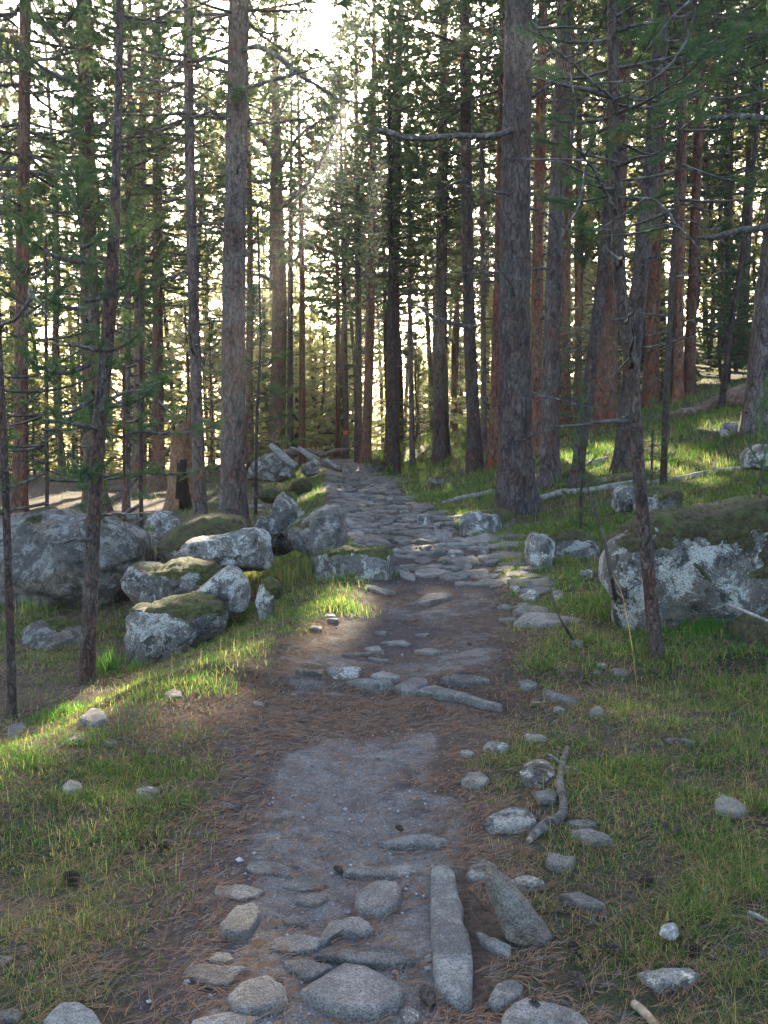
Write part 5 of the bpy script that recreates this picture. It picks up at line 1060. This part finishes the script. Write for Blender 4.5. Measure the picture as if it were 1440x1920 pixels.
def build_grass():
    zones = [(1.7, 3.2, 17000), (3.2, 5, 13000), (5, 8, 8000), (8, 13, 3800), (13, 20, 1500), (20, 34, 330), (34, 52, 110)]
    x, y, zn, rng = scatter(zones, 81); dirt, hum, g, d = ground_masks(x, y)
    u = x - path_x(y); w = path_w(y)
    cl = 0.5 + 0.5 * fbm(x / 0.16, y / 0.16, seed=83, octv=2); clb = 0.5 + 0.5 * fbm(x / 0.6, y / 0.6, seed=85, octv=2)
    pr = np.clip(g * 1.5 - 0.25, 0, 1) * (0.12 + 1.9 * np.clip(cl - 0.30, 0, 1)) * (0.40 + 0.9 * clb) + 0.02 * (np.abs(u) > w)
    pr = pr * (1 - 0.45 * sstep(0.52, 0.66, 0.5 + 0.5 * fbm(x / .38, y / .38, seed=87, octv=3)) * sstep(9, 6, y)) * (1 - 0.45 * sstep(1.1, 0.2, u - w) * (u > 0) * sstep(7, 5, y)); pr = pr * (1 - np.clip(dirt * 1.3, 0, 1)) * (1 - np.clip(hum * 1.3, 0, 1))
    ok = rng.random(len(x)) < np.clip(pr * 1.35, 0, 1); x, y, zn, cl, clb, g = [a[ok] for a in (x, y, zn, cl, clb, g)]
    ok = off_stones(x, y); x, y, zn, cl, clb, g = [a[ok] for a in (x, y, zn, cl, clb, g)]
    n = len(x); z = height(x, y); u = x - path_x(y)
    hb = np.array([.040, .046, .058, .08, .11, .14, .20])[zn]; wb = np.array([.0022, .0026, .0034, .005, .008, .014, .026])[zn]
    right = sstep(1.0, 2.2, u); hg = hb * (0.55 + 0.75 * cl + 0.35 * clb) * rng.uniform(0.6, 1.3, n) * (1 + 0.35 * right)
    dry = np.clip(0.28 + 0.14 * sstep(1.4, .5, u) * (u > 0) - 0.30 * (clb - 0.5) * 2 - 0.25 * (g - 0.5) + 0.12 * sstep(4, 2.4, y) + 0.15 * (zn > 3), 0.06, 0.85)
    col = grass_colors(n, x, y, rng, dry) * 0.84
    out = [blades(x[s], y[s], z[s], hg[s], wb[s] * rng.uniform(.7, 1.3, s.sum()), col[s], rng, 0.85, seg) for s, seg in ((zn <= 3, True), (zn > 3, False))]
    # the long pale stems that stand over the turf
    k = 0.5 * (rng.random(n) < np.where(zn < 3, 0.015, 0.006)) > 0; k &= (zn <= 3)
    out.append(blades(x[k], y[k], z[k], hg[k] * 2.0 + 0.03, wb[k] * 0.55, grass_colors(k.sum(), x[k], y[k], rng, np.ones(k.sum())), rng, 0.6, True))
    k = (rng.random(n) < 0.2) & (zn <= 3); out.append(blades(x[k], y[k], z[k] + .004, hg[k] * 1.7 + .02, wb[k] * 0.7, grass_colors(k.sum(), x[k], y[k], rng, np.full(k.sum(), .9)), rng, 2.2, True))
    V, F, C, o = [], [], [], 0
    for v, f, c in out: V.append(v); F.append(f + o); C.append(c); o += len(v)
    me = np_mesh('grass', np.concatenate(V), np.concatenate(F), M['blade'], True, {'col': np.concatenate(C)})
    ob = link('grass', me); set_tags(ob, "short green and straw-coloured grass covering both banks", 'grass', None, 'stuff'); print('blades', n)
build_grass()

def build_litter():
    zones = [(1.7, 3.2, 5200), (3.2, 5.6, 4200), (5.6, 9, 2600), (9, 15, 1100)]
    x, y, zn, rng = scatter(zones, 91); dirt, hum, g, d = ground_masks(x, y); u = x - path_x(y); w = path_w(y)
    cl = 0.5 + 0.5 * fbm(x / 0.22, y / 0.22, seed=93, octv=3)
    band = np.exp(-((y - 4.95 - 0.25 * u - 0.45 * fbm(x / .5, y / .5, seed=42, octv=3)) / 0.42) ** 2) * sstep(1.6, 0.9, np.abs(u))
    rim = np.exp(-((np.abs(u) - w * 1.1) / 0.28) ** 2)
    ring_ = np.zeros(len(x))
    for a, b, r in STONE_SPOTS:
        if b < 9: q = np.sqrt((x - a) ** 2 + (y - b) ** 2) / r; ring_ = np.maximum(ring_, sstep(1.7, 1.1, q) * (r > .05))
    pr = 0.10 + 0.06 * dirt + 0.7 * band + 0.6 * rim * sstep(0.45, 0.65, cl) + (0.10 + 0.42 * (1 - g)) * (np.abs(u) > w) * (0.3 + cl) + 0.35 * sstep(0.58, 0.70, cl) + 0.5 * ring_
    pr = pr * (1 - 0.35 * dirt * (1 - band)) * np.where(y > 5.6, 0.8, 1.0)
    ok = rng.random(len(x)) < np.clip(pr, 0, 1); ok &= off_stones(x, y, 0.80); x, y, zn, cl = x[ok], y[ok], zn[ok], cl[ok]; n = len(x)
    az = rng.uniform(0, pi, n) * 0.55 + rng.normal(0.2, 0.5, n) + 2.0 * fbm(x / .35, y / .35, seed=95, octv=2); L = rng.uniform(0.035, 0.085, n)
    wd = np.array([.0013, .0016, .0026, .005])[zn] * rng.uniform(.7, 1.3, n)
    V, F, C, o = [], [], [], 0
    t = rng.random(n)[:, None]; col = np.array([0.10, 0.055, 0.034]) * (1 - t) + np.array([0.25, 0.145, 0.09]) * t; grey = rng.random(n) < 0.22; col[grey] = col[grey].mean(1, keepdims=True) * np.array([1.1, .95, .85])
    lift = rng.uniform(0.001, 0.014, n)
    for side in (1, -1):                                         # needles fall in pairs, joined at one end
        a = az + side * rng.uniform(0.03, 0.22, n); dx, dy = np.cos(a), np.sin(a)
        x1, y1 = x + dx * L, y + dy * L; b = np.stack([x, y, height(x, y) + lift], 1); e = np.stack([x1, y1, height(x1, y1) + lift * rng.uniform(0, 1.2, n) + .001], 1)
        m = (b + e) / 2; m[:, 2] += rng.uniform(-.002, .008, n); s = np.stack([-dy, dx, 0.3 * np.ones(n)], 1) * (wd / 2)[:, None]
        v = np.stack([b - s, b + s, m - s, m + s, e], 1).reshape(-1, 3); q = np.arange(n)[:, None] * 5
        V.append(v); F.append(np.concatenate([q + [0, 1, 3], q + [0, 3, 2], q + [2, 3, 4]]) + o); C.append(np.repeat(col, 5, 0)); o += len(v)
    me = np_mesh('needle_litter', np.concatenate(V), np.concatenate(F), M['litter'], False, {'col': np.concatenate(C)})
    ob = link('needle_litter', me); set_tags(ob, "reddish-brown fallen pine needles strewn over path and grass", 'fallen needles', None, 'stuff'); print('needle pairs', n)
build_litter()

def build_gravel():
    x, y, zn, rng = scatter([(1.7, 3.2, 2600), (3.2, 5.4, 1300), (5.4, 9, 350)], 97, 0.2, 0.25); dirt, hum, g, d = ground_masks(x, y)
    ok = (rng.random(len(x)) < np.clip(dirt * 0.8 + hum * .3, 0, 1)) & off_stones(x, y, .9); x, y = x[ok], y[ok]; n = len(x); r = 0.0016 + 0.0035 * rng.random(n) ** 3 + 0.012 * rng.random(n) ** 30
    base = np.array([[1, 0, 0], [-1, 0, 0], [0, 1, 0], [0, -1, 0], [0, 0, .8], [0, 0, -.8]], float); fc = np.array([[0, 2, 4], [2, 1, 4], [1, 3, 4], [3, 0, 4], [2, 0, 5], [1, 2, 5], [3, 1, 5], [0, 3, 5]])
    V = base[None] * r[:, None, None] * rng.uniform(.6, 1.3, (n, 6, 1)); a = rng.uniform(0, 6.28, n); c, s = np.cos(a)[:, None], np.sin(a)[:, None]
    V = np.stack([V[..., 0] * c - V[..., 1] * s + x[:, None], V[..., 0] * s + V[..., 1] * c + y[:, None], V[..., 2] + height(x, y)[:, None] + r[:, None] * .3], -1).reshape(-1, 3)
    F = (np.arange(n)[:, None, None] * 6 + fc[None]).reshape(-1, 3); t = rng.random(n)[:, None]; C = np.repeat(np.array([.09, .08, .08]) * (1 - t) + np.array([.36, .34, .34]) * t, 6, 0)
    ob = link('gravel', np_mesh('gravel', V, F, M['litter'], True, {'col': C})); set_tags(ob, "fine grit on the worn sandy part of the path", 'gravel', None, 'stuff')
build_gravel()

def tuft(label, px, py, n, hgt, rad, seed, cat='grass tuft', dry=0.1, name='grass_tuft', wid=0.005, lean=0.6, mat='blade'):
    rng = np.random.default_rng(seed); c = ground_at(px, py)[0]; a = rng.uniform(0, 6.28, n); r = rad * 0.6 * np.minimum(np.abs(rng.normal(size=n)), 1.7); x = c[0] + r * np.cos(a); y = c[1] + r * np.sin(a) * .8
    h = hgt * rng.uniform(0.45, 1.1, n) * np.exp(-0.35 * (r / rad) ** 2); v, f, col = blades(x, y, height(x, y), h, np.full(n, wid) * rng.uniform(.6, 1.2, n), grass_colors(n, x, y, rng, np.full(n, dry)), rng, lean, True)
    o = link(name, np_mesh(name, v - c, f, M[mat], True, {'col': col}), None, c); set_tags(o, label, cat); return o
tuft("tall grass tuft lit by the sun beside the thin leaning pine", 200, 1262, 240, 0.24, 0.16, 1)
tuft("smaller bright grass tuft in front of the moss-capped boulder", 252, 1262, 90, 0.17, 0.07, 2)
tuft("bright grass patch on the berm's sunlit crest", 120, 1345, 800, 0.11, 0.24, 3)
tuft("sunlit grass clump at the end of the berm by the needle patch", 632, 1140, 1100, 0.10, 0.34, 4, wid=.0045, dry=.45)
tuft("green grass tuft at the edge of the moss-capped boulder", 430, 1180, 260, 0.12, 0.18, 5)
tuft("small sunlit grass clump on the turf above the dark overhanging boulder", 594, 932, 300, 0.14, 0.26, 6, wid=.01)
tuft("sunlit upright blades beside the round-topped rock", 872, 990, 150, 0.24, 0.13, 7, wid=.009, lean=.3)
tuft("green tuft at the corner of the low mossy rock by the cobbles", 728, 1080, 260, 0.15, 0.14, 8)
tuft("green tuft at the foot of the dark overhanging boulder", 652, 1035, 240, 0.17, 0.15, 9, wid=.008)
tuft("lush green tuft in the shade at the pale boulder's foot", 1310, 1185, 1000, 0.13, 0.42, 10)
for k, (px, py, n, h, r, lab) in enumerate(((520, 1105, 520, .34, .36, "brown wispy heath bush between the boulders and the low mossy rock"), (575, 1075, 400, .28, .3, "low heath bush against the low mossy rock"), (425, 1060, 160, .25, .14, "straw-coloured dry grass tuft on the ragged pale rock"), (135, 1135, 380, .3, .4, "greenish heath bush against the huge grey boulder"), (215, 1110, 300, .25, .3, "low heath bush between the huge boulder and the mossy heap"), (60, 1150, 260, .22, .3, "low grey-brown heath in front of the huge boulder"), (345, 1080, 160, .16, .2, "dry tuft at the foot of the ragged pale rock"), (470, 1085, 150, .2, .12, "yellow-lit dry tuft next to the peaked boulder"))):
    tuft(lab, px, py, n, h, r, 30 + k, 'shrub' if 'heath' in lab else 'grass tuft', 0.62 if 'heath' in lab else .9, 'shrub' if 'heath' in lab else 'grass_tuft', 0.005, 0.5)
# ------------------------------------------------------------------ gaps in the canopy where the sun comes through
BEAMS = []
def beam(px, py, r): BEAMS.append((ground_at(px, py)[0], r * (1.5 if py > 1000 else 1.25)))
for b in ((40, 1395, .22), (110, 1360, .22), (180, 1330, .2), (235, 1275, .2), (270, 1240, .14), (300, 1290, .12), (350, 1320, .1), (430, 1270, .12), (520, 1225, .14), (590, 1170, .18), (610, 1140, .22), (650, 1125, .18), (480, 1250, .14), (460, 1085, .12), (330, 1145, .1), (790, 1030, .12), (595, 925, .4),
          (880, 975, .25), (968, 1085, .1), (1100, 860, .6), (1150, 850, .5), (1230, 850, .6), (1300, 880, .45), (1340, 820, .5), (1050, 775, .9), (1320, 700, .8), (1400, 690, .8), (700, 880, .7), (760, 855, .8), (120, 935, .9), (280, 945, .6), (980, 935, .2), (1200, 740, .6)): beam(*b)

def prune():
    nf = 0
    sd = SUN_DIR
    for root, c in TREES:
        VV, FF, T, mi, mat, rmax, Hc = CROWNS[c.data.name] if c.data.name in CROWNS else (None,) * 7
        if VV is None: continue
        bx, by, bz = root.location; R = rmax * max(c.scale[0], 1) + 0.6
        hit = []
        for P, r in BEAMS:
            d = np.array([bx + c.location.x - P[0], by + c.location.y - P[1]]); h = sd[:2] / np.linalg.norm(sd[:2])
            t = d @ h
            if t < -R or abs(d[0] * h[1] - d[1] * h[0]) > R + r: continue
            zz = P[2] + t * sd[2] / np.linalg.norm(sd[:2])
            if bz + c.location.z - 3 < zz < bz + c.location.z + Hc * c.scale[2] + 3: hit.append((P, r))
        if not hit: continue
        mw = np.array(c.rotation_euler.to_matrix()) * np.array(c.scale)[None, :]
        Wv = VV @ mw.T + np.array(c.location) + np.array(root.location)
        cen = Wv[FF].mean(1); kill = np.zeros(len(FF), bool)
        for P, r in hit:
            q = cen - P; t = q @ sd; dd = np.linalg.norm(q - t[:, None] * sd, axis=1); kill |= (dd < r) & (t > 0.3)
        if kill.sum() < 5: continue
        me = np_mesh('crown', VV, FF[~kill], [M[mat], M['twig']], False, {'tint': T}, mi[~kill]); c.data = me; nf += 1
    print('pruned crowns', nf)
prune()

# ------------------------------------------------------------------ the thin sunlit air between the trunks
def haze_box():
    x0, x1, y0, y1, z0, z1 = -130.0, 130.0, -12.0, 200.0, float(height(np.linspace(-130, 130, 60)[:, None], np.linspace(-12, 200, 60)[None]).min()) - 1.0, 30.0
    V = np.array([[x, y, z] for x in (x0, x1) for y in (y0, y1) for z in (z0, z1)]); F = np.array([[0, 1, 3, 2], [4, 6, 7, 5], [0, 4, 5, 1], [2, 3, 7, 6], [0, 2, 6, 4], [1, 5, 7, 3]])
    m = bpy.data.materials.new('haze'); m.use_nodes = True; t = m.node_tree; t.nodes.remove(t.nodes['Principled BSDF'])
    v = t.nodes.new('ShaderNodeVolumePrincipled'); v.inputs['Color'].default_value = (0.93, 0.95, 1.0, 1); v.inputs['Density'].default_value = 0.0006; v.inputs['Anisotropy'].default_value = 0.78
    t.links.new(v.outputs[0], t.nodes['Material Output'].inputs['Volume'])
    o = link('haze', np_mesh('haze', V, F, m)); set_tags(o, "thin sunlit haze in the air between the trunks", 'haze', None, 'stuff')
haze_box()
SC.cycles.volume_bounces = 0
